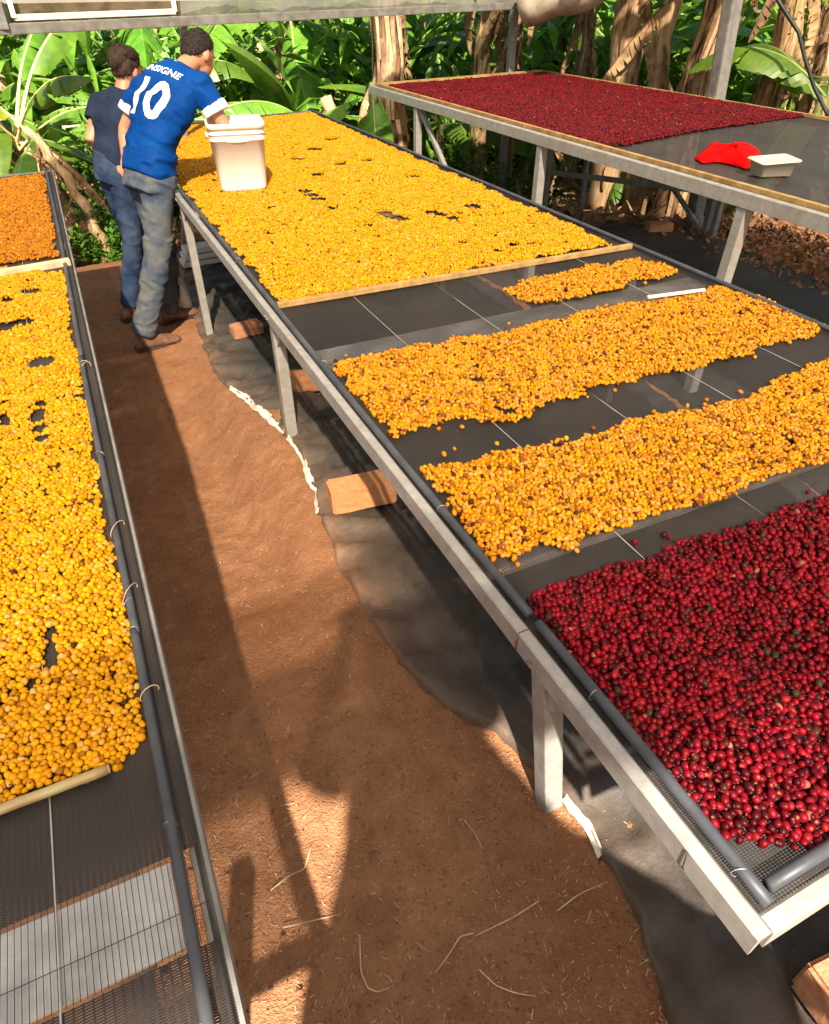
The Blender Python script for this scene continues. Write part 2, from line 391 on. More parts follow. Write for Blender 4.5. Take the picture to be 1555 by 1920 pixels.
# ------------------------------------------------------------------ ground tarps
def tarp(name, label, edge, far, cols, amp, lift, seed, dustw, fold=None):
    """edge: [(x,y)] left border going away; far: x of the other border"""
    e = np.array(edge); yy = np.linspace(e[0, 1], e[-1, 1], 260); xe = np.interp(yy, e[:, 1], e[:, 0])
    k = np.ones(9) / 9; xp = np.pad(xe, 4, mode='edge'); xe = np.convolve(xp, k, 'valid') + .022 * vnoise(yy * 9 + seed, yy * 0 + 2.2) + .014 * vnoise(yy * 31 + seed, yy * 0 + 5.1)
    vs = []; dust = []
    for j, y in enumerate(yy):
        for i in range(cols):
            t = (i / (cols - 1)) ** 1.6; x = xe[j] * (1 - t) + far * t
            x2, y2 = x + seed, y + seed * 2.3
            wr = min(abs(float(vnoise(x2 * 3 + y2 * 5, y2 * 2.2 - x2 * 1.5))) * 2, abs(float(vnoise(x2 * 6 - y2 * 3, y2 * 7 + x2 * 2 + 8))) * 2.6)
            z = gzf(x, y) + lift + amp * (1 - min(wr * 2.2, 1)) + amp * .7 * float(vnoise(x2 * 7, y2 * 7)) + amp * .35 * float(vnoise(x2 * 21, y2 * 21))
            if i == 0: z = gzf(x, y) + .003
            vs.append((x, y, z)); dust.append(dustw * math.exp(-(x - xe[j]) / .22) + dustw * .5 * max(0, float(vnoise(x * 2.5, y * 2.5))))
    fs = [(j * cols + i, j * cols + i + 1, (j + 1) * cols + i + 1, (j + 1) * cols + i) for j in range(len(yy) - 1) for i in range(cols - 1)]
    o = mesh_obj(name, vs, fs, M['tarp'], smooth=True)
    a = o.data.attributes.new('dust', 'FLOAT', 'POINT'); a.data.foreach_set('value', dust)
    tag(o, label, 'tarp')
    if fold:
        for (y0, y1, wd, hgt) in fold:
            v = []; f = []; ns = 60
            for j in range(ns + 1):
                y = y0 + (y1 - y0) * j / ns; x = float(np.interp(y, yy, xe)); en = math.sin(math.pi * j / ns) ** .6
                wv = max(.004, wd * en * (1 + 1.1 * float(vnoise(y * 14, 4.4)) + .6 * float(vnoise(y * 45, 7.7)))); g = float(gz(x, y)); rp = .006 * float(vnoise(y * 60, 3.3))
                prof = [(-.002, .001), (-.006 - wv * .12, .010 + rp), (.001, .017 + hgt * .25 * en + rp), (wv * .6, .026 + rp * 2 + .004 * float(vnoise(y * 33, 9.1))), (wv * 1.3, .030 - rp)]
                for (a_, b_) in prof: v.append((x + a_, y, g + b_))
            for j in range(ns):
                for i in range(4): f.append((j * 5 + i, j * 5 + i + 1, (j + 1) * 5 + i + 1, (j + 1) * 5 + i))
            mesh_obj('folded_edge', v, f, M['tarp_white'], o, False)
    return o
EDGE = [(.50, -.6), (.56, 0.0), (.587, .163), (.637, .296), (.661, .446), (.652, .70), (.571, .82), (.47, 1.055), (.458, 1.52), (.512, 1.89), (.575, 2.4), (.56, 2.65), (.50, 3.1), (.458, 3.6), (.50, 4.2), (.55, 4.8), (.7, 6.5)]
tarp('ground_tarp', 'black plastic ground sheet with folded pale edge under the middle drying bed', EDGE, 2.75, 60, .034, .010, 0, .40,
     fold=[(2.52, 3.30, .013, .012), (1.86, 2.46, .012, .010), (.44, .58, .003, .003)])
tarp('ground_tarp', 'grey ground sheet lying beneath the bare end of the left drying bed', [(-.24, -.5), (-.25, .5), (-.26, 1.5), (-.24, 3.0), (-.25, 5.2)][::1], -1.9, 24, .012, .010, 5, .35)
tarp('ground_tarp', 'dark ground sheet in the passage below the raised red cherry bed', [(2.80, .5), (2.82, 2.5), (2.84, 4.4), (2.90, 6.4)], 5.25, 34, .018, .010, 9, .05)

# ------------------------------------------------------------------ shelter (roof film above, eave beam and film at the far end)
A0 = Vector((-2.6, 4.92, 1.66)); A1 = Vector((5.02, 7.66, 1.725))
V3 = lambda *a: Vector(a)
def eave(t): return A0.lerp(A1, t)
sh = thing('drying_shelter', 'film covered shelter frame with grey eave beam above the far ends of beds', 'shelter', (0, 0, 0))
def on_eave(px):
    d = ray(px, 40); e = A1 - A0; # intersect ground plan lines
    den = d.x * e.y - d.y * e.x; t = (A0.x * e.y - A0.y * e.x) / den
    P = d * t; u = (P.x - A0.x) / e.x; return u
MB().beam(A0 - V3(0, 0, .01), A1 - V3(0, 0, .01), .06, .060).build('eave_beam', M['steel_dull'], sh, bevel=.006)
u0, u1, u2 = on_eave(12), on_eave(340), on_eave(972)
for u, wd, ln in ((u1, .05, -.26), (u2, .075, 0)):
    p = eave(u) + Vector((.02, .12, 0)); g = gzf(p.x, p.y)
    MB().beam((p.x + ln * 1.4, p.y, g - .2), (p.x - ln * .6, p.y, 2.35), wd, wd, up=Vector((0, 1, 0))).build('post', M['steel_dull'], sh, bevel=.006)
p = eave(u0); MB().box((p.x - .03, p.y - .02, 1.95), (.07, .07, .56)).build('upright', M['steel_dull'], sh, bevel=.006)
# white rail above the beam in the left bay
q0 = eave(u0) + Vector((.05, .02, .047)); q1 = eave(u1) + Vector((-.03, .02, .047))
MB().beam(q0, q1, .03, .034).build('white_rail', M['paint'], sh, bevel=.004)
for q in (q0, q1): MB().beam(q + Vector((0, -.004, .0)), q + Vector((0, -.004, .5)), .03, .03, up=Vector((0, 1, 0))).build('white_rail', M['paint'], sh)
def film_sheet(name, p, q, z0, z1, mat, nseg=40, bulge=.05, rows=8):
    v = []; f = []; d = (q - p); nrm = Vector((d.y, -d.x, 0)).normalized()
    for j in range(rows + 1):
        for i in range(nseg + 1):
            s = i / nseg; P = p + d * s; z = z0 + (z1 - z0) * j / rows
            off = bulge * float(vnoise(s * 14 + p.x, j * .6 + p.y)) + .5 * bulge * float(vnoise(s * 40, j * .9))
            v.append(P + nrm * off + Vector((0, 0, z)))
    w_ = nseg + 1
    for j in range(rows):
        for i in range(nseg): f.append((j * w_ + i, j * w_ + i + 1, (j + 1) * w_ + i + 1, (j + 1) * w_ + i))
    return mesh_obj(name, v, f, mat, sh, True)
bk = Vector((.03, .055, 0))
film_sheet('end_film', eave(u0) + bk, eave(u1) + bk, .02, .62, M['film_brown'])
film_sheet('end_film', eave(u1) + bk, eave(u2) + bk, .02, .62, M['film_grey'])
film_sheet('end_film', eave(0) + bk, eave(u0) + bk, .02, .62, M['film_grey'])
# sagging roll of film to the right of the end post
pts = []; rad = []
for i in range(26):
    s = i / 25; P = atd(985 + 420 * s, 20, 8.75 - 1.1 * s)
    z = 1.71 + .60 * s + .015 * math.sin(s * 21)
    pts.append((P.x, P.y, z)); rad.append(.185 - .05 * s + .012 * math.sin(s * 33))
MB().tube(pts, rad, 18, True).build('rolled_film', M['film_roll'], sh, True)
# leaning post at the right
pb = atd(1347, 190, 7.35); pt = atd(1378, 0, 7.30)
MB().beam((pb.x + (pb.x - pt.x) * .9, pb.y + (pb.y - pt.y) * .9, gzf(pb.x, pb.y) - .1), pt + (pt - pb) * .9, .12, .12, up=Vector((0, 1, 0))).build('leaning_post', M['steel_dull'], sh, bevel=.02)
# roof film
v = []; f = []; nu, nv = 60, 50
for j in range(nv + 1):
    for i in range(nu + 1):
        s = i / nu; tt = j / nv
        far = Vector((-3.2 + 10.4 * s, 0, 0)); far.y = 4.70 + (far.x + 3.2) * .36; far.z = 1.80
        ne = Vector((-3.2 + 10.4 * s, -1.40, 2.705))
        P = ne.lerp(far, tt); P.z += .09 * math.sin(math.pi * tt) * math.sin(s * math.pi * 6) ** 2 + .25 * math.sin(math.pi * tt)
        v.append(P)
w_ = nu + 1
for j in range(nv):
    for i in range(nu): f.append((j * w_ + i, j * w_ + i + 1, (j + 1) * w_ + i + 1, (j + 1) * w_ + i))
mesh_obj('roof_film', v, f, M['film'], sh, True)
# unseen extra film layers, added to dim and scatter sun on the near aisle
for ya, yb, dz, fm in ((-1.395, -.68, -.012, 'film'), (-1.39, -.95, -.024, 'film_diffuser')):
    v = []; f = []
    for j in range(9):
        for i in range(nu + 1):
            x = -3.2 + 3.3 * i / nu; y = ya + (yb + .22 * float(vnoise(x * 2.1, ya * 7)) - ya) * j / 8; tt = (y + 1.4) / 7.5
            v.append((x, y, 2.705 - .905 * tt + .25 * math.sin(math.pi * tt) + dz))
    for j in range(8):
        for i in range(nu): f.append((j * w_ + i, j * w_ + i + 1, (j + 1) * w_ + i + 1, (j + 1) * w_ + i))
    mesh_obj('added_film_layer', v, f, M[fm], sh, True)

# ------------------------------------------------------------------ drying beds
RAIL_C = [(0, -.030), (0, .016), (-.003, .019), (-.022, .019), (-.026, .016), (-.026, .010), (-.010, .006), (-.006, -.030)]
def flip(p): return [(-a, c) for a, c in p][::-1]
def pipe_run(name, pts, r, parent, mat): return MB().tube(pts, r, 12).build(name, mat, parent, True)
def net_sheet(parent, x0, x1, y0, y1, z, sk=0.0, sag=.012, mat='net'):
    v = []; f = []; nu, nv = 30, int(max(20, (y1 - y0) / .08))
    for j in range(nv + 1):
        for i in range(nu + 1):
            s = i / nu; t = j / nv; x = x0 + (x1 - x0) * s; ya = y0; yb = y1 + sk * s
            y = ya + (yb - ya) * t
            v.append((x, y, z - sag * (math.sin(math.pi * s) ** .6) * (.6 + .4 * float(vnoise(x * 4, y * 4)) + .3 * math.sin(y * 7))))
    w_ = nu + 1
    for j in range(nv):
        for i in range(nu): f.append((j * w_ + i, j * w_ + i + 1, (j + 1) * w_ + i + 1, (j + 1) * w_ + i))
    return mesh_obj('net', v, f, M[mat], parent, True)
def loop(parent, c, r, ax='y', name='wire_tie', mat=None, th=.0012, tilt=0):
    pts = []
    for k in range(15):
        a = 2 * math.pi * k / 14
        if ax == 'y': pts.append((c[0] + r * math.cos(a), c[1] + tilt * math.cos(a), c[2] + r * math.sin(a)))
        else: pts.append((c[0] + tilt * math.cos(a), c[1] + r * math.cos(a), c[2] + r * math.sin(a)))
    return MB().tube(pts, th, 5, False).build(name, mat or M['wire'], parent, True)
BZ = .90
# ---- middle bed
cx0, cx1, cy0 = .552, 2.37, .118
def cyf(x): return 7.05 + (x - cx0) * .16
mbed = thing('drying_bed', 'long galvanised drying bed in the middle with yellow and dark red cherries', 'drying bed', (cx0, cy0, gzf(.58, .64)), 'raised drying beds')
def P_(parent, o):   # keep world position under a moved root
    return o
def root_at(root):
    return Matrix.Translation(root.location)
def adopt(root):
    for ch in root.children:
        ch.matrix_parent_inverse = Matrix.Translation(root.location).inverted()
MB().sweep(flip(RAIL_C), (cx0, cy0, BZ), (cx0, .70, BZ)).build('side_rail', M['steel'], mbed)
MB().sweep(flip(RAIL_C), (cx0, .703, BZ), (cx0, 3.6, BZ)).build('side_rail', M['steel'], mbed)
MB().sweep(flip(RAIL_C), (cx0, 3.603, BZ), (cx0, cyf(cx0), BZ)).build('side_rail', M['steel'], mbed)
MB().sweep(RAIL_C, (cx1, cy0, BZ), (cx1, cyf(cx1), BZ)).build('side_rail', M['steel'], mbed)
MB().sweep(RAIL_C, (cx0 + .0265, cy0 - .002, BZ - .002), (cx1 - .0265, cy0 - .002, BZ - .002)).build('end_rail', M['steel'], mbed)
MB().sweep(flip(RAIL_C), (cx0 + .0265, cyf(cx0) + .003, BZ - .002), (cx1 - .0265, cyf(cx1) + .003, BZ - .002)).build('end_rail', M['steel'], mbed)
net_sheet(mbed, cx0 + .012, cx1 - .012, cy0 + .012, cyf(cx0) - .02, BZ + .014, .29)
pr = .0096
def wob(x, y0, y1, z, n_=40, a=.003): return [(x + a * math.sin((y0 + (y1 - y0) * k / n_) * 2.1 + x), y0 + (y1 - y0) * k / n_, z + a * .4 * math.sin((y0 + (y1 - y0) * k / n_) * 3.7)) for k in range(n_ + 1)]
pipe_run('edge_pipe', wob(cx0 + .041, cy0 + .025, .70, BZ + .027, 12), pr, mbed, M['pipe'])
pipe_run('edge_pipe', wob(cx0 + .038, .725, cyf(cx0) - .05, BZ + .027, 60), pr, mbed, M['pipe'])
pipe_run('edge_pipe', wob(cx1 - .041, cy0 + .025, cyf(cx1) - .05, BZ + .027, 60), pr, mbed, M['pipe'])
pipe_run('edge_pipe', [(cx0 + .060 + k * (cx1 - cx0 - .12) / 20, cy0 + .043, BZ + .027) for k in range(21)], pr, mbed, M['pipe'])
for y in (.19, .52, 1.1, 1.95, 3.1, 4.7): loop(mbed, (cx0 + .040, y, BZ + .026), .0118, th=.0006, tilt=random.uniform(-.006, .010))
for x in (.78, 1.1, 1.5): loop(mbed, (x, cy0 + .043, BZ + .026), .0118, 'x', th=.0006, tilt=.006)
for y in (.245,): MB().tube([(cx0 - .002, y, BZ + .018), (cx0 - .003, y - .004, BZ - .020), (cx0 + .004, y - .008, BZ - .034)], .0010, 5).build('wire_tie', M['hose'], mbed, True)
for k in range(1, 5):
    x = cx0 + (cx1 - cx0) * k / 5
    MB().tube([(x + .004 * math.sin(y * 2), y, BZ + .0135 - .010 * math.sin(math.pi * (x - cx0) / (cx1 - cx0)) + .004) for y in np.linspace(cy0 + .02, cyf(x) - .04, 30)], .0013, 5).build('support_wire', M['wire'], mbed, True)
L_BAR = [(-.035, -.048), (.035, -.048), (.035, .0), (.030, .0), (.030, -.043), (-.035, -.043)]
for y, sk in ((.95, 0), (2.07, .02), (4.4, 0), (6.4, 0)):
    MB().sweep([(-.05, -.036), (.05, -.036), (.05, -.004), (-.05, -.004)], (cx0 + .03, y, BZ - .002), (cx1 - .03, y + sk, BZ - .002)).build('cross_bar', M['steel_bright'], mbed)
def leg_mesh(root, x, y, ztop, wd=.052, lean=(0, 0), mat=None, gus=1, name='leg'):
    zb = gzf(x, y) - .06
    o = MB().beam((x + lean[0], y + lean[1], zb), (x, y, ztop), wd, wd, up=Vector((0, 1, 0))).build(name, mat or M['steel'], root, bevel=.004)
    if gus:
        v = [(x - .012, y - wd / 2, ztop - .002), (x - .012, y - wd / 2 - .09, ztop - .002), (x - .012, y - wd / 2, ztop - .10)]
        v2 = [(a + .006, b_, c) for a, b_, c in v]
        mesh_obj('gusset', v + v2, [(0, 1, 2), (5, 4, 3), (0, 3, 4, 1), (1, 4, 5, 2), (2, 5, 3, 0)], mat or M['steel'], root)
    return o
for y in (.64, 2.5, 4.48, 6.5):
    leg_mesh(mbed, cx0 + .032, y, BZ - .030, .046, lean=(.045, -.05) if y < 1 else (.005, 0)); leg_mesh(mbed, cx1 - .032, y, BZ - .030, .046)
for y in (.64, 2.5, 4.48):
    for k in (-1, 1):
        MB().tube([(cx0 - .001, y + k * .014, BZ - .012), (cx0 - .006, y + k * .014, BZ - .012)], .0055, 6).build('bolt', M['steel_dull'], mbed)
for y in (.7015, 3.6015):
    MB().tube([(cx0 - .0012, y, BZ - .030), (cx0 - .0016, y + .001, BZ - .01), (cx0 - .0012, y, BZ + .016)], .0022, 6).build('weld_bead', M['rust'], mbed, True)
adopt(mbed)

# ---- left bed
lx1, lx0, ly0, ly1 = -.075, -1.75, .06, 5.52
lbed = thing('drying_bed', 'drying bed at the left edge with yellow cherries and a bare net end', 'drying bed', (lx1, ly0, gzf(-.1, .5)), 'raised drying beds')
RAIL_L = [(0, -.030), (0, .016), (-.006, .016), (-.006, -.006), (-.016, -.006), (-.016, .010), (-.022, .010), (-.022, -.030)]
MB().sweep(RAIL_L, (lx1, ly0, BZ), (lx1, ly1, BZ)).build('side_rail', M['steel_dull'], lbed)
MB().sweep(flip(RAIL_L), (lx0, ly0, BZ), (lx0, ly1 - .1, BZ)).build('side_rail', M['steel_dull'], lbed)
MB().sweep(flip(RAIL_L), (lx0 + .023, ly1 - .1, BZ - .002), (lx1 - .023, ly1 + .001, BZ - .002)).build('end_rail', M['steel_dull'], lbed)
MB().sweep(RAIL_L, (lx0 + .023, ly0 - .001, BZ - .002), (lx1 - .023, ly0 - .001, BZ - .002)).build('end_rail', M['steel_dull'], lbed)
net_sheet(lbed, lx0 + .01, lx1 - .012, ly0 + .01, .425, BZ + .012, 0, mat='net_half', sag=.006)
net_sheet(lbed, lx0 + .01, lx1 - .012, .426, .559, BZ + .014, 0, mat='net_open', sag=.002)
net_sheet(lbed, lx0 + .01, lx1 - .012, .560, ly1 - .12, BZ + .013, .10, mat='net_dense')
pipe_run('edge_pipe', wob(lx1 - .042, ly0 + .03, 1.02, BZ + .024, 30, .003), .0085, lbed, M['pipe'])
pipe_run('edge_pipe', wob(lx1 - .040, 1.01, 2.35, BZ + .023, 30, .003), .0080, lbed, M['pipe'])
pipe_run('edge_pipe', wob(lx1 - .038, 2.36, ly1 - .05, BZ + .023, 30, .003), .0080, lbed, M['pipe'])
for y in (.33, .60, 1.02, 1.1, 1.7, 2.9): loop(lbed, (lx1 - .040, y, BZ + .023), .0098, th=.0005, tilt=random.uniform(-.01, .012))
for y in (.86, 1.13, 1.36, 2.27, 2.29):
    loop(lbed, (lx1 - .034, y, BZ + .018), .0165, name='lashing', mat=M['twine'], th=.0011, tilt=random.uniform(-.02, .03))
for k in range(1, 6):
    x = lx1 - .205 - .3 * (k - 1)
    MB().tube([(x + .003 * math.sin(y * 3), y, BZ + .016 - .010 * math.sin(math.pi * (lx1 - x) / (lx1 - lx0))) for y in np.linspace(ly0 + .02, ly1 - .12, 30)], .0016, 5).build('support_wire', M['wire'], lbed, True)
cb = MB().sweep([(-.062, -.050), (-.056, -.050), (-.056, -.003), (.058, -.003), (.058, .003), (-.062, .003)][::-1], (lx0 + .03, .492, BZ + .004), (lx1 - .052, .492, BZ + .004)).build('cross_bar', M['steel_bright'], lbed)
hp = onz(305, 1756, BZ - .035); MB().tube([(hp.x, .4285, BZ - .018), (hp.x, .4315, BZ - .018)][::1], .0065, 12).build('bolt_hole', M['hose'], cb)
for y in (2.4, 4.3): MB().sweep([(-.04, -.05), (.04, -.05), (.04, -.004), (-.04, -.004)], (lx0 + .03, y, BZ - .004), (lx1 - .03, y, BZ - .004)).build('cross_bar', M['steel'], lbed)
for y in (.30, 2.45, 4.4):
    leg_mesh(lbed, lx1 - .11, y, BZ - .032, .045, gus=0); leg_mesh(lbed, lx0 + .11, y, BZ - .032, .045, gus=0)
adopt(lbed)

# ---- right bed (higher)
RZ = 1.08; K = (CAMZ - RZ) / 1.0
rx0, rx1, ry0 = 3.60 * K, 5.30, .9
def ryf(x): return 8.90 * K + (x - rx0) * .17
rbed = thing('drying_bed', 'higher drying bed at the right carrying a far sheet of red cherries', 'drying bed', (rx0, ry0, gzf(rx0, 2.6)), 'raised drying beds')
RAIL_R = [(0, -.046), (0, .018), (-.004, .022), (-.034, .022), (-.038, .018), (-.038, .012), (-.014, .008), (-.010, -.046)]
MB().sweep(flip(RAIL_R), (rx0, ry0, RZ), (rx0, ryf(rx0), RZ)).build('side_rail', M['steel'], rbed)
MB().sweep(RAIL_R, (rx1, ry0, RZ), (rx1, ryf(rx1), RZ)).build('side_rail', M['steel'], rbed)
MB().sweep(flip(RAIL_R), (rx0 + .046, ryf(rx0) + .003, RZ - .002), (rx1 - .046, ryf(rx1) + .003, RZ - .002)).build('end_rail', M['steel'], rbed)
MB().sweep(RAIL_R, (rx0 + .046, ry0 - .002, RZ - .002), (rx1 - .046, ry0 - .002, RZ - .002)).build('end_rail', M['steel'], rbed)
net_sheet(rbed, rx0 + .012, rx1 - .012, ry0 + .02, ryf(rx0) - .02, RZ + .016, (rx1 - rx0) * .17, .01, 'net_dense')
MB().beam((rx0 + .075, ry0 + .03, RZ + .028), (rx0 + .075, ryf(rx0) - .03, RZ + .028), .03, .022).build('edge_lath', M['wood_y'], rbed)
MB().beam((rx1 - .075, ry0 + .03, RZ + .028), (rx1 - .075, ryf(rx1) - .03, RZ + .028), .03, .022).build('edge_lath', M['wood_y'], rbed)
MB().beam((rx0 + .09, ryf(rx0) - .05, RZ + .03), (rx1 - .09, ryf(rx1) - .06, RZ + .03), .03, .03).build('edge_lath', M['wood_y'], rbed)
l1 = onz(965, 262, RZ); l2 = onz(1380, 372, RZ); l0 = onz(735, 192, RZ)
for i, (p, lean) in enumerate(((l0, 0), (l1, 0), (l2, -.05))):
    leg_mesh(rbed, rx0 + .035, p.y, RZ - .052, .058, lean=(lean, lean * .3), gus=0)
    leg_mesh(rbed, rx1 - .035, p.y + .4, RZ - .052, .05, mat=M['steel_dull'], gus=0)
for px, py in ((1320, 442), (1020, 392)):
    p = onz(px, py, .02); leg_mesh(rbed, p.x, p.y, RZ - .052, .055, mat=M['steel_dull'], gus=0)
m1 = onz(1320, 442, .02); m0 = onz(1020, 392, .02)
MB().beam((m0.x, m0.y, .38), (m1.x, m1.y, .40), .04, .045).build('stretcher', M['steel_dull'], rbed)
MB().beam((rx0 + .06, l0.y - .03, RZ - .08), (rx0 + .06, l0.y - 1.25, .06), .035, .035).build('brace', M['steel'], rbed)
MB().beam((m1.x, m1.y + .05, .06), (m1.x - .15, m1.y + 1.1, .80), .035, .035).build('brace', M['steel_dull'], rbed)
adopt(rbed)

# ================================================================== CHERRIES
def in_poly(px, py, poly):
    c = np.zeros(px.shape, bool); k = len(poly)
    for i in range(k):
        x0, y0 = poly[i]; x1, y1 = poly[(i + 1) % k]
        if y0 == y1: continue
        t = ((y0 > py) != (y1 > py)) & (px < (x1 - x0) * (py - y0) / (y1 - y0) + x0); c ^= t
    return c
def edge_dist(px, py, poly):
    d = np.full(px.shape, 9.); k = len(poly)
    for i in range(k):
        a = np.array(poly[i]); e = np.array(poly[(i + 1) % k]) - a; L = max(1e-9, e @ e)
        t = np.clip(((px - a[0]) * e[0] + (py - a[1]) * e[1]) / L, 0, 1)
        d = np.minimum(d, np.hypot(px - a[0] - t * e[0], py - a[1] - t * e[1]))
    return d
def heap_points(poly, z, sp, layers, holes=(), rag=.022, avoid=None, thin=0.0, seed=0):
    """jittered packing of cherries inside a world polygon; returns xyz"""
    rng = np.random.default_rng(seed); P = np.array(poly)
    x0, y0 = P.min(0) - .03; x1, y1 = P.max(0) + .03; out = []
    for L in range(layers):
        s = sp * (1.0 if L == 0 else 1.05 + .12 * L)
        nx_, ny_ = int((x1 - x0) / s) + 2, int((y1 - y0) / (s * .866)) + 2
        gx_, gy_ = np.meshgrid(np.arange(nx_), np.arange(ny_))
        X = x0 + (gx_ + .5 * (gy_ % 2)) * s + rng.normal(0, s * .18, gx_.shape) + rng.random() * s
        Y = y0 + gy_ * s * .866 + rng.normal(0, s * .18, gx_.shape) + rng.random() * s
        X = X.ravel(); Y = Y.ravel()
        d = edge_dist(X, Y, poly); ins = in_poly(X, Y, poly); sd = np.where(ins, d, -d)
        sd = sd + rag * 2 * vnoise(X * 14 + seed, Y * 14) + rag * vnoise(X * 45, Y * 45 + seed)
        keep = sd > (0 if L == 0 else .012 + .012 * L)
        if L == 0: keep |= (sd > -.05) & (rng.random(X.shape) < .012)
        for (hp_, hr) in holes:
            for (hx, hy) in hp_:
                keep &= np.hypot(X - hx, Y - hy) + .010 * vnoise(X * 60, Y * 60) > hr * (1 + .25 * L)
        th = vnoise(X * 7 + seed * 3, Y * 7) + .6 * vnoise(X * 23, Y * 23 + seed)
        keep &= th > (-.62 + thin if L == 0 else -.28 + .28 * (L - 1) + thin)
        if avoid is not None: keep &= ~avoid(X, Y)
        keep &= (X > P[:, 0].min() - .006) & (X < P[:, 0].max() + .006)
        Z = z + sp * .46 + L * sp * .60 + rng.normal(0, sp * .16, X.shape) + .004 * vnoise(X * 5, Y * 5)
        out.append(np.stack([X, Y, Z], -1)[keep])
    return np.concatenate(out)
YEL = [((.72, .320, .001), .50), ((.78, .375, .002), .26), ((.62, .245, .001), .10), ((.74, .36, .05), .09), ((.36, .13, .006), .02), ((.05, .012, .010), .006), ((.76, .45, .12), .018)]
DRY = [((.50, .175, .002), .5), ((.42, .135, .002), .2), ((.58, .22, .003), .15), ((.22, .07, .008), .10), ((.56, .26, .06), .05)]
MIX = [((.66, .255, .002), .34), ((.72, .31, .004), .22), ((.52, .175, .002), .14), ((.66, .29, .05), .16), ((.26, .078, .006), .10), ((.05, .012, .010), .02), ((.09, .004, .010), .01)]
RED = [((.135, .0006, .0045), .44), ((.21, .0020, .009), .24), ((.050, .0005, .0020), .24), ((.22, .008, .010), .04), ((.030, .026, .010), .025), ((.06, .014, .006), .02), ((.34, .10, .05), .005)]
def pick(pal, k, rng):
    cs = np.array([c for c, _ in pal]); ps = np.array([p for _, p in pal]); ps /= ps.sum()
    c = cs[rng.choice(len(pal), k, p=ps)]; return np.clip(c * rng.uniform(.50, .84, (k, 1)), 0, .9)
def gn_group(mat, rad):
    g = bpy.data.node_groups.new('scatter_cherries', 'GeometryNodeTree')
    g.interface.new_socket('Geometry', in_out='INPUT', socket_type='NodeSocketGeometry')
    g.interface.new_socket('Geometry', in_out='OUTPUT', socket_type='NodeSocketGeometry')
    I = g.nodes.new('NodeGroupInput'); O = g.nodes.new('NodeGroupOutput')
    s = g.nodes.new('GeometryNodeMeshUVSphere'); s.inputs['Segments'].default_value = 10; s.inputs['Rings'].default_value = 7; s.inputs['Radius'].default_value = rad
    sm = g.nodes.new('GeometryNodeSetMaterial'); sm.inputs['Material'].default_value = mat
    ss = g.nodes.new('GeometryNodeSetShadeSmooth')
    g.links.new(s.outputs['Mesh'], ss.inputs[0]); g.links.new(ss.outputs[0], sm.inputs['Geometry'])
    ip = g.nodes.new('GeometryNodeInstanceOnPoints')
    def na(nm):
        a = g.nodes.new('GeometryNodeInputNamedAttribute'); a.data_type = 'FLOAT_VECTOR'; a.inputs['Name'].default_value = nm
        return [o for o in a.outputs if o.enabled and o.name == 'Attribute'][0]
    g.links.new(I.outputs[0], ip.inputs['Points']); g.links.new(sm.outputs[0], ip.inputs['Instance'])
    g.links.new(na('rot'), ip.inputs['Rotation']); g.links.new(na('scl'), ip.inputs['Scale'])
    g.links.new(ip.outputs[0], O.inputs[0]); return g
GN = {k: gn_group(M[k], 1.0) for k in ('yellow', 'red')}
def cherry_cloud(name, label, pts, pal, kind, r, rng):
    k = len(pts)
    me = bpy.data.meshes.new(name); me.vertices.add(k); me.vertices.foreach_set('co', pts.astype(np.float32).ravel())
    rot = rng.uniform(0, 6.283, (k, 3)); sz = rng.normal(1, .13, (k, 1)).clip(.62, 1.3) * r
    scl = np.concatenate([sz, sz * rng.uniform(.84, 1.02, (k, 1)), sz * rng.uniform(1.0, 1.36, (k, 1))], 1)
    cl = pick(pal, k, rng) if not callable(pal) else pal(pts, rng)
    for nm, dat in (('rot', rot), ('scl', scl)):
        a = me.attributes.new(nm, 'FLOAT_VECTOR', 'POINT'); a.data.foreach_set('vector', dat.astype(np.float32).ravel())
    a = me.attributes.new('col', 'FLOAT_COLOR', 'POINT'); a.data.foreach_set('color', np.concatenate([cl, np.ones((k, 1))], 1).astype(np.float32).ravel())
    me.materials.append(M[kind])
    o = link(bpy.data.objects.new(name, me)); md = o.modifiers.new('scatter', 'NODES'); md.node_group = GN[kind]
    tag(o, label, 'coffee cherries', kind='stuff'); return o
def W(pts, z): return [tuple(onz(a, b_, z)[:2]) for a, b_ in pts]
CR = .0057; SP = .0108; NZ = BZ + .014
def hole(pxs, r, z=NZ): return ([tuple(onz(a, b_, z)[:2]) for a, b_ in pxs], r)
bp = onz(457, 362, NZ); BUCK = Vector((.955, 4.47, 0))
avoid_b = lambda X, Y: (np.abs(X - BUCK.x) < .12) & (np.abs(Y - BUCK.y) < .12)
HA = [(cx0 + .075, 4.75), (cx0 + .068, 2.62), (.66, 2.53), (1.5, 2.56), (2.28, 2.60), (2.29, 7.17), (1.5, 7.05), (cx0 + .11, 6.9)]
holesA = [hole([(720, 402), (738, 408), (752, 413)], .05), hole([(808, 400), (825, 405), (848, 411)], .04), hole([(572, 360), (583, 368), (598, 375)], .05),
          hole([(590, 282)], .07), hole([(624, 392)], .04), hole([(622, 263)], .06), hole([(596, 328)], .05), hole([(775, 333)], .05), hole([(690, 303)], .05), hole([(885, 388)], .05),
          hole([(960, 462), (1000, 460)], .035), hole([(870, 458)], .03), hole([(640, 310)], .05), hole([(505, 440)], .03), hole([(535, 425)], .025), hole([(1015, 400)], .04), hole([(690, 425)], .03), hole([(560, 300)], .06)]
HB = W([(940, 546), (970, 562), (1015, 569), (1130, 546), (1272, 512), (1245, 496), (1185, 487), (1065, 510), (985, 532)], NZ)
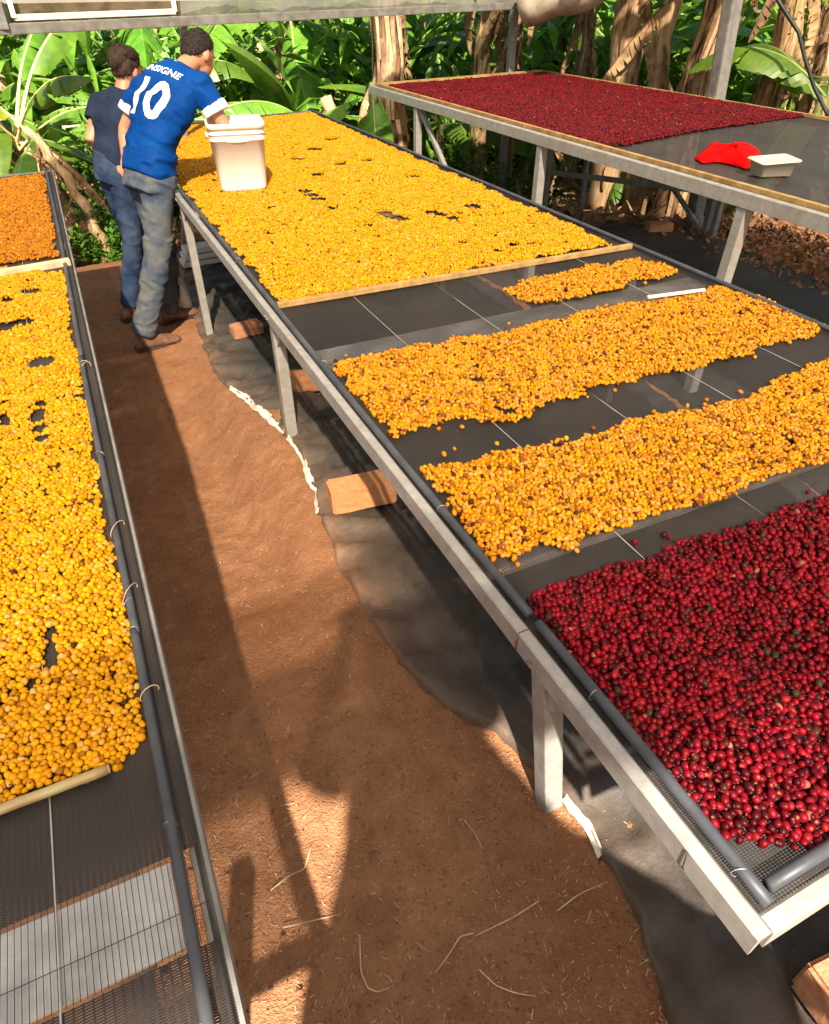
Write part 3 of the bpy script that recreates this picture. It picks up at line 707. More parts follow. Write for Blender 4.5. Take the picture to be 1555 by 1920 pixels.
HC = W([(618, 684), (680, 760), (742, 822), (800, 802), (850, 786), (905, 792), (965, 790), (1010, 764), (1130, 722), (1250, 702), (1400, 662), (1542, 624), (1515, 598), (1430, 562), (1350, 540), (1258, 557), (1100, 587), (940, 622), (760, 656)], NZ)
HD = W([(786, 878), (855, 965), (925, 1053), (1000, 1046), (1130, 1010), (1240, 968), (1400, 918), (1555, 858), (1800, 770), (1800, 595), (1555, 672), (1400, 742), (1280, 772), (1150, 802), (1000, 842), (850, 862)], NZ)
HD = [(min(x, 2.29), y) for x, y in HD]
HE = W([(985, 1125), (1000, 1172), (1130, 1342), (1260, 1500), (1375, 1608), (1420, 1632), (1555, 1568)], NZ) + [(1.6, .30), (2.28, .26), (2.28, 1.10)] + W([(1555, 930), (1480, 955), (1400, 985), (1300, 1010), (1200, 1055), (1130, 1065), (1040, 1100)], NZ)
HE = [(cx0 + .055, HE[0][1] - .01), (cx0 + .050, .60), (cx0 + .052, .30), (cx0 + .062, .235), (cx0 + .105, cy0 + .078), (cx0 + .20, cy0 + .050), (1.2, cy0 + .052), (2.30, cy0 + .052), (2.30, 1.10)] + HE[-7:]
rng = np.random.default_rng(5)
cherry_cloud('yellow_cherries', 'wide sheet of bright yellow coffee cherries around the white bucket', heap_points(HA, NZ, .0120, 2, holesA, .03, avoid_b, seed=1), YEL, 'yellow', .0059, rng)
cherry_cloud('yellow_cherries', 'short narrow strip of yellow cherries between lath and crossbar', heap_points(HB, NZ, SP, 2, (), .03, seed=2, thin=.02), MIX, 'yellow', CR, rng)
cherry_cloud('yellow_cherries', 'broad band of mottled yellow cherries in front of the crossbar', heap_points(HC, NZ, SP, 2, (), .022, seed=3), MIX, 'yellow', CR, rng)
pd = heap_points(HD, NZ, SP, 2, (), .022, seed=4)
cherry_cloud('yellow_cherries', 'mottled yellow band next to the dark red cherries', pd, MIX, 'yellow', CR, rng)
# left bed
LBP = W([(128, 500), (150, 590), (160, 690), (180, 722), (185, 760), (188, 835), (205, 880), (216, 960), (236, 1010), (247, 1090), (258, 1170), (274, 1240), (294, 1310), (288, 1360), (258, 1408), (214, 1446), (120, 1472), (0, 1520)], BZ + .014)
LB = [(min(x, lx1 - .052), y) for x, y in LBP] + [(-.75, .66), (-.95, .66), (-.95, 3.44), (-.5, 3.53)]
holesL = [hole([(78, 760), (72, 775), (68, 790), (74, 805), (80, 825)], .022), hole([(120, 748), (145, 745), (160, 744)], .016), hole([(45, 606)], .04), hole([(6, 614)], .045), hole([(78, 680)], .045),
          hole([(130, 952), (150, 945), (172, 938)], .012), hole([(95, 1190), (100, 1210)], .014), hole([(94, 1230), (96, 1250)], .013), hole([(62, 1282), (92, 1286)], .012), hole([(58, 548)], .04), hole([(100, 506)], .05), hole([(15, 565)], .03), hole([(120, 1075)], .006)]
pl_ = heap_points(LB, NZ - .002, SP, 2, holesL, .013, seed=6)
LF = [(lx1 - .062, 5.40), (lx1 - .062, 3.555), (-.5, 3.51), (-.95, 3.44), (-.95, 5.28)]
cherry_cloud('orange_cherries', 'duller orange drying cherries beyond the lath on the left bed', heap_points(LF, NZ, SP, 2, (), .02, seed=7), DRY, 'yellow', CR, rng)
pe = heap_points(HE, NZ, .0126, 3, (), .010, seed=8)
# far red sheet
HR = [(rx0 + .13, ryf(rx0) - .12), (rx0 + .12, 5.0 * K + .2)] + [tuple(onz(a, b_, RZ + .02)[:2]) for a, b_ in ((1110, 272), (1160, 273), (1225, 262), (1300, 246), (1400, 232), (1512, 217))] + [(rx1 - .12, ryf(rx1) - .14)]
cherry_cloud('red_cherries', 'far sheet of crimson cherries on the higher right bed', heap_points(HR, RZ + .016, .0142, 2, (), .02, seed=9), RED, 'red', .0071, rng)
# the cherries nearest the camera, one by one
def make_cherry_mesh(name, mat):
    bm = bmesh.new(); bmesh.ops.create_uvsphere(bm, u_segments=12, v_segments=9, radius=1)
    top = [f for f in bm.faces if f.calc_center_median().z > .93]
    for v_ in bm.verts:
        if v_.co.z > .99: v_.co.z = .93
        elif v_.co.z < -.99: v_.co.z = -.94
    for f in bm.faces: f.smooth = True
    for f in top: f.material_index = 1
    me = bpy.data.meshes.new(name); bm.to_mesh(me); bm.free(); me.materials.append(mat); me.materials.append(M['eye']); return me
def singles(pts, pal, kind, name, label, group, r, dot, rough, spec, rng, k=300):
    d = np.linalg.norm(pts - np.array(CAM), axis=1); c3 = pts - np.array(CAM)
    dep = c3 @ np.array(_F); u = (c3 @ np.array(_Rt)) / dep * FPX + W0 / 2; v_ = H0 / 2 - (c3 @ np.array(_U)) / dep * FPX
    vis = (dep > 0) & (u > 6) & (u < W0 - 6) & (v_ > 0) & (v_ < H0 - 6)
    zt = np.median(pts[:, 2]); score = np.where(vis & (pts[:, 2] > zt - .004), d, 99)
    sel = np.argsort(score)[:k]; rest = np.ones(len(pts), bool); rest[sel] = False
    meshes = []
    for i, (c, p) in enumerate(pal):
        meshes.append(make_cherry_mesh(name, single_mat('%s_skin' % name, tuple(q * .70 for q in c), dot, rough, spec)))
    ps = np.array([p for _, p in pal]); ps /= ps.sum(); ch = rng.choice(len(pal), k, p=ps)
    for j, i in enumerate(sel):
        o = bpy.data.objects.new(name, meshes[ch[j]]); o.location = pts[i]; s = r * rng.normal(1, .08)
        o.rotation_euler = rng.uniform(0, 6.28, 3); o.scale = (s, s * rng.uniform(.93, 1.02), s * rng.uniform(1.05, 1.26))
        link(o); tag(o, label, 'coffee cherry', group)
    return pts[rest]
pl_ = singles(pl_, YEL, 'yellow', 'yellow_cherry', 'single ripe yellow coffee cherry at the near end of the left bed', 'nearest yellow cherries', CR, (.36, .10, .006), .5, .15, rng)
cherry_cloud('yellow_cherries', 'long sheet of golden yellow cherries covering the left bed', pl_, YEL, 'yellow', CR, rng)
pe = singles(pe, RED, 'red', 'red_cherry', 'single dark red coffee cherry near the front corner of the middle bed', 'nearest red cherries', .0064, (.04, .002, .003), .44, .16, rng)
cherry_cloud('red_cherries', 'thick near sheet of dark red cherries in the middle bed', pe, RED, 'red', .0064, rng)

# ================================================================== SMALL THINGS ON THE BEDS
def lath(name, label, p, q, wd, ht, mat, cat='lath', rnd=0):
    o = MB().beam(p, q, wd, ht).build(name, mat, None, bevel=.003); return tag(o, label, cat)
zt = BZ + .026
p, q = onz(520, 572, zt), onz(1184, 461, zt)
lath('wooden_lath', 'long yellowed wooden lath closing off the wide yellow sheet', p, q, .022, .022, M['wood_y'])
p, q = onz(-60, 523, zt), onz(131, 490, zt)
lath('wooden_lath', 'pale wooden lath between dull and bright cherries on the left bed', p, q, .035, .028, M['wood'])
p, q = onz(1215, 557, BZ + .045), onz(1322, 543, BZ + .04)
lath('white_stick', 'thin pale stick at the back edge of the mottled yellow band', p, q, .014, .010, M['paint'], 'stick')
p, q = onz(-90, 1552, BZ + .022), onz(203, 1442, BZ + .024)
o = MB().tube([p.lerp(q, k / 10) + Vector((0, 0, .0006 * math.sin(k * 1.9))) for k in range(11)], [.0082, .0080, .0083, .0081, .0084, .0081, .0083, .0085, .0083, .0086, .0080], 14).build('round_pole', M['bamboo'], None, True)
tag(o, 'rounded greenish pole holding back the near yellow cherries', 'pole')
for e, d in ((q, (q - p).normalized()),):
    MB().tube([e + d * .0005, e + d * .002], [.0075, .0065], 12).build('cut_end', M['wood'], o)

# bucket ------------------------------------------------------------
def rsq(hw, r, seg=6):
    out = []
    for k, (sx, sy) in enumerate(((1, 1), (-1, 1), (-1, -1), (1, -1))):
        for i in range(seg + 1):
            a = math.pi / 2 * (k + i / seg); out.append((sx * (hw - r) + r * math.cos(a), sy * (hw - r) + r * math.sin(a)))
    return out
def shell(levels, r0=.045):
    v = []; f = []; k = None
    for (z, hw, r) in levels:
        ring = rsq(hw, r); k = len(ring); v += [(x, y, z) for x, y in ring]
    for j in range(len(levels) - 1):
        for i in range(k): f.append((j * k + i, j * k + (i + 1) % k, (j + 1) * k + (i + 1) % k, (j + 1) * k + i))
    f.append(tuple(range(k))[::-1]); f.append(tuple((len(levels) - 1) * k + i for i in range(k))); return v, f
bz = NZ + .012
bu = thing('plastic_bucket', 'cream square plastic bucket standing on the wide yellow sheet', 'bucket', (BUCK.x, BUCK.y, bz), rz=R(-9)); bu.scale = (1.07, 1.07, 1.0)
lv = [(0, .116, .04), (.004, .124, .04), (.02, .126, .04), (.268, .143, .042), (.269, .146, .042), (.274, .146, .042), (.275, .1432, .042), (.300, .1445, .042), (.301, .1475, .043), (.306, .1475, .043), (.307, .145, .043), (.326, .146, .043), (.328, .152, .045), (.352, .153, .045), (.356, .149, .044), (.354, .140, .04), (.30, .137, .04), (.02, .120, .038), (.012, .114, .036)]
v, f = shell(lv); mesh_obj('body', v, f, M['bucket'], bu, True)
hb = [( -.155, 0, .285)] + [(-.155 * math.cos(a), -.155 * math.sin(a) * .99, .285 - .02 * math.sin(a)) for a in np.linspace(.1, math.pi - .1, 16)] + [(.155, 0, .285)]
MB().tube(hb, .0028, 6).build('handle', M['ridge'], bu, True)
for s in (-1, 1): MB().tube([(s * .138, 0, .283), (s * .160, 0, .283)], .016, 12).build('handle_boss', M['bucket'], bu, True)
# red cloth ------------------------------------------------------------
def blob_cloth(outline_px, z, hgt, name, mat, label):
    P = [onz(a, b_, z) for a, b_ in outline_px]; c = sum(P, Vector()) / len(P); rings = 9; v = []; f = []; k = 64
    def rim(t):
        i = t * len(P); a = int(i) % len(P); b_ = (a + 1) % len(P); return P[a].lerp(P[b_], i - int(i))
    for j in range(rings + 1):
        s = j / rings
        for i in range(k):
            e = rim(i / k); q_ = c.lerp(e, s); a = i / k * 6.283
            h = hgt * (1 - s ** 3) * (1 + .20 * math.sin(a * 3 + s * 3)) + .008 * math.sin(a * 9 + s * 7) * s * (1 - s) * 4 + .030 * (float(vnoise(q_.x * 14, q_.y * 14)) + .5 * float(vnoise(q_.x * 40, q_.y * 40))) * (1 - s ** 2)
            v.append((q_.x, q_.y, z + max(.004, h)))
    for j in range(rings):
        for i in range(k): f.append((j * k + i, j * k + (i + 1) % k, (j + 1) * k + (i + 1) % k, (j + 1) * k + i))
    b0 = len(v)
    for i in range(k): e = v[rings * k + i]; v.append((e[0], e[1], z))
    for i in range(k): f.append((rings * k + i, rings * k + (i + 1) % k, b0 + (i + 1) % k, b0 + i))
    o = mesh_obj(name, v, f, mat, None, True)
    return tag(o, label, 'cloth')
blob_cloth([(1302, 297), (1318, 306), (1345, 303), (1372, 308), (1398, 316), (1415, 314), (1432, 303), (1427, 289), (1405, 282), (1375, 276), (1345, 275), (1318, 282)], RZ + .02, .060, 'red_cloth', M['redcloth'], 'bright red cloth bundle on the bare net beside the tub')
# tub ------------------------------------------------------------
tc = onz(1444, 328, RZ + .018)
TS = .82
tu = thing('plastic_tub', 'small cloudy plastic tub on the bare net of the right bed', 'container', (tc.x, tc.y, RZ + .02), rz=R(-16))
def rect_shell(levels):
    v = []; f = []
    for (z, a, b_, r) in levels:
        ring = []
        for k, (sx, sy) in enumerate(((1, 1), (-1, 1), (-1, -1), (1, -1))):
            for i in range(5): an = math.pi / 2 * (k + i / 4); ring.append((sx * (a - r) + r * math.cos(an), sy * (b_ - r) + r * math.sin(an), z))
        v += ring
    k = 20
    for j in range(len(levels) - 1):
        for i in range(k): f.append((j * k + i, j * k + (i + 1) % k, (j + 1) * k + (i + 1) % k, (j + 1) * k + i))
    f.append(tuple(range(k))[::-1]); f.append(tuple((len(levels) - 1) * k + i for i in range(k))); return v, f
v, f = rect_shell([(0, .105, .06, .02), (.004, .112, .068, .022), (.078, .128, .082, .025), (.080, .138, .092, .027), (.086, .138, .092, .027), (.085, .125, .079, .024), (.008, .108, .064, .02)])
tu.scale = (TS, TS, TS)
mesh_obj('body', v, f, M['tub'], tu, True)
MB().box((0, 0, .030), (.16, .08, .03)).build('contents', M['wood'], tu, bevel=.006)
v, f = rect_shell([(.087, .136, .090, .027), (.087, .142, .096, .028), (.094, .142, .096, .028), (.096, .132, .086, .025), (.093, .118, .072, .02)])
lo = mesh_obj('lid', v, f, M['tub'], tu, True); lo.rotation_euler = (R(3), R(-2), R(2))

# ================================================================== BRICKS
def brick(label, base, rz, size=(.235, .095, .10), mat='brick', tilt=0.0):
    bm = bmesh.new(); bmesh.ops.create_cube(bm, size=1)
    bmesh.ops.scale(bm, vec=size, verts=bm.verts); bmesh.ops.subdivide_edges(bm, edges=bm.edges[:], cuts=3, use_grid_fill=True)
    for v_ in bm.verts:
        v_.co += Vector((random.gauss(0, .0007), random.gauss(0, .0007), random.gauss(0, .0007)))
    bmesh.ops.bevel(bm, geom=[e for e in bm.edges if e.calc_face_angle(0) > .8], offset=.007, segments=2, affect='EDGES')
    o = bm_obj('brick', bm, M[mat], None, False, (base.x, base.y, base.z + size[2] / 2)); o.rotation_euler = (tilt, 0, rz)
    return tag(o, label, 'brick', 'bricks weighing down the ground sheets')
def gp(x, y, up=.028): return Vector((x, y, gzf(x, y) + up))
brick('sunlit orange brick on the black sheet beside the middle bed rail', gp(.655, 1.83), R(-6), mat='brick')
brick('half hidden brick behind the second leg of the middle bed', gp(.79, 3.02), R(-12), size=(.22, .10, .09))
brick('small reddish brick lying far back under the middle bed', gp(.80, 4.28), R(8), size=(.20, .10, .08), mat='brick2')
brick('brick at the right picture edge beyond the mottled yellow band', gp(3.02, 1.98, .03), R(24), size=(.24, .14, .09), mat='brick2')
brick('brown brick under the near corner of the middle bed', gp(.905, .030), R(-6), size=(.21, .12, .10), mat='brick2')
brick('dusty brick at the foot of the inner legs of the right bed', gp(4.95, 5.05), R(-20), size=(.24, .12, .08), mat='brick2')
# white sack and pale boards near the people
def sack(label, base, size, rz):
    bm = bmesh.new(); bmesh.ops.create_uvsphere(bm, u_segments=22, v_segments=14, radius=1)
    for v_ in bm.verts:
        a = math.atan2(v_.co.y, v_.co.x); v_.co *= 1 + .10 * float(vnoise(a * 2.2 + 3, v_.co.z * 3)) + .05 * math.sin(a * 5 + v_.co.z * 4)
        v_.co.x *= size[0]; v_.co.y *= size[1]; v_.co.z *= size[2]
        if v_.co.z < -size[2] * .7: v_.co.z = -size[2] * .7
    o = bm_obj('plastic_sack', bm, M['tarp_white'], None, True, (base.x, base.y, base.z + size[2] * .7)); o.rotation_euler.z = rz
    return tag(o, label, 'sack')
sack('slumped whitish sack on the soil behind the worker in blue', gp(.50, 5.02, 0.005), (.07, .13, .15), R(10))
for i, (h, lb) in enumerate(((.0, 'lowest pale board in the stack under the far part of the bed'), (.05, 'middle pale board in the stack under the far part of the bed'), (.10, 'topmost pale board in the stack under the far part of the bed'))):
    b0 = gp(.98 + .02 * i, 6.05, .03)
    o = MB().beam((b0.x - .3, b0.y, b0.z + h + .02), (b0.x + .32, b0.y + .04, b0.z + h + .02), .16, .042).build('pale_board', M['paint'], None, bevel=.004); tag(o, lb, 'board', 'stacked pale boards')

# ================================================================== PEOPLE
def loft(mb, rings, seg=20):
    b = len(mb.v)
    for c, a, b_ in rings:
        for j in range(seg):
            t = 2 * math.pi * j / seg; mb.v.append(Vector(c) + Vector(a) * math.cos(t) + Vector(b_) * math.sin(t))
    k = len(rings)
    for i in range(k - 1):
        for j in range(seg): mb.f.append((b + i * seg + j, b + i * seg + (j + 1) % seg, b + (i + 1) * seg + (j + 1) % seg, b + (i + 1) * seg + j))
    mb.f.append(tuple(b + j for j in range(seg))[::-1]); mb.f.append(tuple(b + (k - 1) * seg + j for j in range(seg)))
def ball(mb, c, ax, rad, nu=16, nv=12):
    """ellipsoid with axes ax (3 unit vectors) and radii"""
    b = len(mb.v); c = Vector(c)
    for i in range(nv + 1):
        th = math.pi * i / nv
        for j in range(nu):
            ph = 2 * math.pi * j / nu
            mb.v.append(c + ax[0] * (rad[0] * math.sin(th) * math.cos(ph)) + ax[1] * (rad[1] * math.sin(th) * math.sin(ph)) + ax[2] * (rad[2] * math.cos(th)))
    for i in range(nv):
        for j in range(nu): mb.f.append((b + i * nu + j, b + (i + 1) * nu + j, b + (i + 1) * nu + (j + 1) % nu, b + i * nu + (j + 1) % nu))
def fuse(mb, name, mat, parent, voxel=.008, smooth=4, wrinkle=0.0, wscale=12, seed=0, dirn=None):
    me = bpy.data.meshes.new(name); me.from_pydata([tuple(v) for v in mb.v], [], mb.f); me.update()
    bm = bmesh.new(); bm.from_mesh(me); bmesh.ops.recalc_face_normals(bm, faces=bm.faces); bm.to_mesh(me); bm.free()
    t = bpy.data.objects.new('tmp', me); COL.objects.link(t)
    r = t.modifiers.new('r', 'REMESH'); r.mode = 'VOXEL'; r.voxel_size = voxel; r.use_smooth_shade = True
    s = t.modifiers.new('s', 'SMOOTH'); s.iterations = smooth; s.factor = .5
    dg = bpy.context.evaluated_depsgraph_get(); dg.update()
    m2 = bpy.data.meshes.new_from_object(t.evaluated_get(dg)); bpy.data.objects.remove(t); bpy.data.meshes.remove(me)
    m2.name = name; m2.materials.clear(); m2.materials.append(mat)
    k = len(m2.vertices); co = np.empty(k * 3); m2.vertices.foreach_get('co', co); co = co.reshape(-1, 3)
    if wrinkle:
        no = np.empty(k * 3); m2.vertices.foreach_get('normal', no); no = no.reshape(-1, 3)
        x, y, z = co.T
        h = vnoise((x + y) * wscale * .5 + seed + z * wscale * .5, z * wscale * 1.3 - x * wscale * .6 + seed) + .6 * vnoise((x - y) * wscale * 1.1 + seed, (z * 2 + x) * wscale * 1.2)
        rid = 1 - np.minimum(np.abs(h) * 4, 1)
        co = co + no * (wrinkle * (h * 1.1 + .55 * rid - .2))[:, None]; m2.vertices.foreach_set('co', co.ravel())
    m2.polygons.foreach_set('use_smooth', [True] * len(m2.polygons)); m2.update()
    return link(bpy.data.objects.new(name, m2), parent)
def V(*a): return Vector(a)
def frame(t, side):
    t = t.normalized(); s = (side - t * side.dot(t)).normalized(); return s, t.cross(s)
def limb(mb, pts, rad, seg=14, flat=1.0): mb.tube(pts, rad, seg, True, flat)
def hand(mb, wrist, d, palm_n, size=1.0, curl=.5, thumb_side=None):
    """wrist, direction of the hand, palm normal"""
    d = d.normalized(); pn = (palm_n - d * palm_n.dot(d)).normalized(); s = d.cross(pn)
    L = .085 * size
    loft(mb, [(wrist, s * .026 * size, pn * .019 * size), (wrist + d * L * .5, s * .040 * size, pn * .016 * size), (wrist + d * L, s * .040 * size, pn * .012 * size)], 12)
    for k, (o, ln) in enumerate(((-.030, .070), (-.010, .082), (.010, .078), (.030, .060))):
        p0 = wrist + d * (L * .93) + s * o * size; p1 = p0 + (d * math.cos(curl * .6) + pn * math.sin(curl * .6)) * ln * .45 * size
        p2 = p1 + (d * math.cos(curl * 1.6) + pn * math.sin(curl * 1.6)) * ln * .32 * size; p3 = p2 + (d * math.cos(curl * 2.3) + pn * math.sin(curl * 2.3)) * ln * .28 * size
        mb.tube([p0, p1, p2, p3], [.0092 * size, .0088 * size, .008 * size, .006 * size], 8)
    ts = s * (-1 if thumb_side is None else thumb_side)
    t0 = wrist + d * L * .25 + ts * .028 * size; t1 = t0 + (d * .6 + ts * .7 + pn * .25).normalized() * .038 * size; t2 = t1 + (d * .85 + ts * .2 + pn * .4).normalized() * .032 * size
    mb.tube([t0, t1, t2], [.0125 * size, .011 * size, .008 * size], 8)
def head(mb, c, f, up, s=1.0):
    f = f.normalized(); r = f.cross(up).normalized(); u = r.cross(f); ax = (r, f, u)
    ball(mb, c + u * .012 * s - f * .008 * s, ax, (.076 * s, .097 * s, .105 * s))
    ball(mb, c - u * .048 * s + f * .028 * s, ax, (.058 * s, .066 * s, .066 * s))
    ball(mb, c - u * .085 * s + f * .055 * s, ax, (.028 * s, .026 * s, .022 * s))
    loft(mb, [(c + u * .012 * s + f * .080 * s, r * .009 * s, u * .008 * s), (c - u * .022 * s + f * .108 * s, r * .017 * s, u * .012 * s), (c - u * .030 * s + f * .085 * s, r * .014 * s, u * .008 * s)], 8)
    ball(mb, c - u * .055 * s + f * .089 * s, ax, (.024 * s, .010 * s, .007 * s), 10, 6)
    ball(mb, c - u * .067 * s + f * .086 * s, ax, (.021 * s, .010 * s, .007 * s), 10, 6)
    ball(mb, c + u * .022 * s + f * .084 * s, ax, (.046 * s, .012 * s, .010 * s), 10, 6)
    for k in (-1, 1):
        ball(mb, c + r * (k * .078 * s) - u * .008 * s - f * .008 * s, ax, (.010 * s, .019 * s, .031 * s), 10, 8)
    return ax
def hair(parent, c, ax, mat, s=1.0, bun=None, fringe=.25, voxel=.006):
    r, f, u = ax; mb = MB(); nu, nv = 40, 28
    for i in range(nv + 1):
        th = math.pi * i / nv
        for j in range(nu):
            ph = 2 * math.pi * j / nu; d = V(math.sin(th) * math.cos(ph), math.sin(th) * math.sin(ph), math.cos(th))   # (r,f,u)
            cov = min(1, max(0, (d.z * .9 - d.y * .75 + .12 + .06 * float(vnoise(ph * 5, th * 6))) / .22))
            k = .90 + .17 * cov + .035 * cov * float(vnoise(ph * 7, th * 9))
            mb.v.append(c + u * .012 * s - f * .008 * s + (r * (.076 * d.x) + f * (.097 * d.y) + u * (.105 * d.z)) * (k * s))
    for i in range(nv):
        for j in range(nu): mb.f.append((i * nu + j, (i + 1) * nu + j, (i + 1) * nu + (j + 1) % nu, i * nu + (j + 1) % nu))
    if bun:
        for (off, rr) in bun: ball(mb, c + r * off[0] + f * off[1] + u * off[2], ax, rr, 14, 10)
    base = fuse(mb, 'hair', mat, parent, voxel, 2, .003, 60, 3)
    me = base.data; k0 = len(me.vertices); co = np.empty(k0 * 3); no = np.empty(k0 * 3); me.vertices.foreach_get('co', co); me.vertices.foreach_get('normal', no); co = co.reshape(-1, 3); no = no.reshape(-1, 3)
    rg = np.random.default_rng(int(abs(c.x) * 1000)); st = MB()
    for i in rg.choice(k0, 2600):
        p = Vector(co[i]); nn = Vector(no[i]); d = (p - c); 
        if d.dot(u) * .9 - d.dot(f) * .75 < -.006 * s: continue
        g = (-f * .55 - u * .55 + r * (.5 if d.dot(r) > 0 else -.5) + Vector(rg.normal(0, .35, 3))); g = (g - nn * g.dot(nn)).normalized(); L = rg.uniform(.015, .034); sd = g.cross(nn) * .0016; b = len(st.v)
        q1 = p + g * L * .5 + nn * .0035; q2 = p + g * L + nn * rg.uniform(-.002, .004)
        st.v += [p - sd, p + sd, q1 + sd, q1 - sd, q2]; st.f += [(b, b + 1, b + 2, b + 3), (b + 3, b + 2, b + 4)]
    st.build('hair_strands', mat, base, False); return base
def eyes(parent, c, ax, s=1.0):
    r, f, u = ax
    for k in (-1, 1):
        mb = MB(); ball(mb, c + r * (k * .031 * s) + u * .004 * s + f * .076 * s, ax, (.012 * s, .009 * s, .008 * s), 10, 8); mb.build('eye', M['white_cloth'], parent, True)
        mb = MB(); ball(mb, c + r * (k * .031 * s) + u * .004 * s + f * .0835 * s, ax, (.0055 * s, .003 * s, .0055 * s), 8, 6); mb.build('iris', M['hair'], parent, True)
        mb = MB(); mb.tube([c + r * (k * .015 * s) + u * .022 * s + f * .093 * s, c + r * (k * .032 * s) + u * .027 * s + f * .090 * s, c + r * (k * .048 * s) + u * .020 * s + f * .080 * s], [.003, .004, .002], 6); mb.build('eyebrow', M['hair'], parent, True)
def foot(mb, ankle, heel_g, d, s=1.0, w=.046, ln=.27):
    """boot-shaped loft on the ground"""
    d = V(d.x, d.y, 0).normalized(); r = V(d.y, -d.x, 0); z = V(0, 0, 1); g = heel_g
    prof = [(-.075, .030, .030), (-.06, .040, .050), (-.02, .042, .056), (.04, .041, .048), (.10, .047, .036), (.15, .046, .030), (.185, .034, .022), (.20, .018, .014)]
    loft(mb, [(g + d * (a * ln / .27) + z * (h + .002), r * (ww * w / .046), z * h) for a, ww, h in prof], 16)
    limb(mb, [g + z * .05 - d * .015, ankle, ankle + (ankle - g).normalized() * .06], [.05, .047, .045])
def person(name, label, J, face, headdir, mats, s=1.0, torso=(1, 1), bun=None, hairmat='hair', leg_w=1.0, top_kind='jersey', base=None, feet=None):
    root = thing(name, label, 'person', base)
    lat = (J['shR'] - J['shL']).normalized(); hlat = (J['hipR'] - J['hipL']).normalized(); ta = (J['neck'] - J['pelvis']).normalized()
    cs, cn = frame(ta, lat); ps, pn = frame(ta, hlat)
    def tp(t): return J['pelvis'].lerp(J['neck'], t) + J['bend'] * math.sin(math.pi * min(1, max(0, t)))
    # --- body: one continuous surface
    mb = MB()
    ub = (J['head'] - J['neck']).normalized()
    loft(mb, [(tp(-.12), ps * .13, pn * .09), (tp(.05), ps * .15, pn * .10), (tp(.3), ps * .13, pn * .09), (tp(.6), cs * .15, cn * .10), (tp(.86), cs * .16, cn * .085), (tp(.97), cs * .09, cn * .07), (J['neck'], cs * .058, cn * .060), (J['neck'].lerp(J['head'], .6), cs * .054, cn * .058)], 22)
    ax = head(mb, J['head'], headdir, ub, s)
    for k in 'RL':
        sh, el, ha = J['sh' + k], J['el' + k], J['ha' + k]
        inner = sh.lerp(tp(.88), .45)
        limb(mb, [inner, sh, sh.lerp(el, .4), el, el.lerp(ha, .3), ha], [.05, .052, .046, .038, .038, .026])
        hand(mb, ha, J['hd' + k], J['pn' + k], s, J.get('curl', .55), J['th' + k])
        hp, kn, an = J['hip' + k], J['kn' + k], J['an' + k]
        limb(mb, [hp + ta * .05, hp, hp.lerp(kn, .5), kn, kn.lerp(an, .35), an], [.075, .082, .070, .052, .050, .036])
        ft = feet[k]; foot(mb, an, ft[0], ft[1], s, .036, .235)
    body = fuse(mb, 'body', M['skin'], root, .0065, 3)
    # --- trousers
    mb = MB(); lw = leg_w
    loft(mb, [(tp(-.16), ps * .15 * lw, pn * .105), (tp(-.02), ps * .168 * lw, pn * .118), (tp(.10), ps * .160 * lw, pn * .115), (tp(.20), ps * .152 * lw, pn * .112)], 24)
    for k in 'RL':
        hp, kn, an = J['hip' + k], J['kn' + k], J['an' + k]
        limb(mb, [hp + ta * .06, hp, hp.lerp(kn, .35), hp.lerp(kn, .7), kn, kn.lerp(an, .35), kn.lerp(an, .75), an + (kn - an).normalized() * -.015], [x * lw for x in (.095, .105, .098, .088, .082, .082, .078, .074)], 18)
    trousers = fuse(mb, 'trousers', M[mats['pants']], root, .008, 5, mats.get('pw', .013), 11, 2)
    # --- top
    mb = MB(); a0, b0 = torso
    loft(mb, [(tp(-.02 if top_kind == 'jersey' else .10), ps * .176 * a0, pn * .135 * b0), (tp(.10), ps * .176 * a0, pn * .138 * b0), (tp(.3), ps * .165 * a0, pn * .132 * b0), (tp(.58), cs * .185 * a0, cn * .135 * b0), (tp(.80), cs * .195 * a0, cn * .118 * b0), (tp(.92), cs * .150 * a0, cn * .098 * b0), (tp(1.02), cs * .075, cn * .075)], 28)
    for k in 'RL':
        sh, el = J['sh' + k], J['el' + k]; inner = sh.lerp(tp(.86), .5); c1 = sh.lerp(el, J['slv'])
        limb(mb, [inner, sh, sh.lerp(el, J['slv'] * .5), c1], [.078, .074, .076, .074], 18)
    top = fuse(mb, top_kind, M[mats['top']], root, .007, 5, mats.get('tw', .017), 9, 5)
    if mats.get('cuff'):
        for k in 'RL':
            sh, el = J['sh' + k], J['el' + k]; c0 = sh.lerp(el, J['slv'] - .16); c1 = sh.lerp(el, J['slv'] + .05)
            mb = MB(); limb(mb, [c0, c0.lerp(c1, .5), c1], [.079, .081, .080], 24); fuse(mb, 'cuff', M[mats['cuff']], top, .006, 2, .003, 14, 8)
        mb = MB()
        ring = [tp(1.0) + cs * (.074 * math.cos(a)) + cn * (.074 * math.sin(a)) for a in np.linspace(0, 6.283, 25)]
        mb.tube(ring, .009, 8, False).build('collar', M[mats['cuff']], top, True)
    # --- boots
    for k in 'RL':
        ft = feet[k]; mb = MB(); foot(mb, J['an' + k] + V(0, 0, .01), ft[0], ft[1], s, .054, .29)
        bt = fuse(mb, 'boot', M['boot'], root, .007, 3, .003, 20, 1)
        d = V(ft[1].x, ft[1].y, 0).normalized(); r = V(d.y, -d.x, 0); sb = MB()
        out = [(-.088, .030), (-.07, .046), (0, .046), (.08, .050), (.15, .054), (.19, .042), (.215, .018)]
        pts = [ft[0] + d * a + r * w_ for a, w_ in out] + [ft[0] + d * a - r * w_ for a, w_ in out[::-1]]; k0 = len(pts)
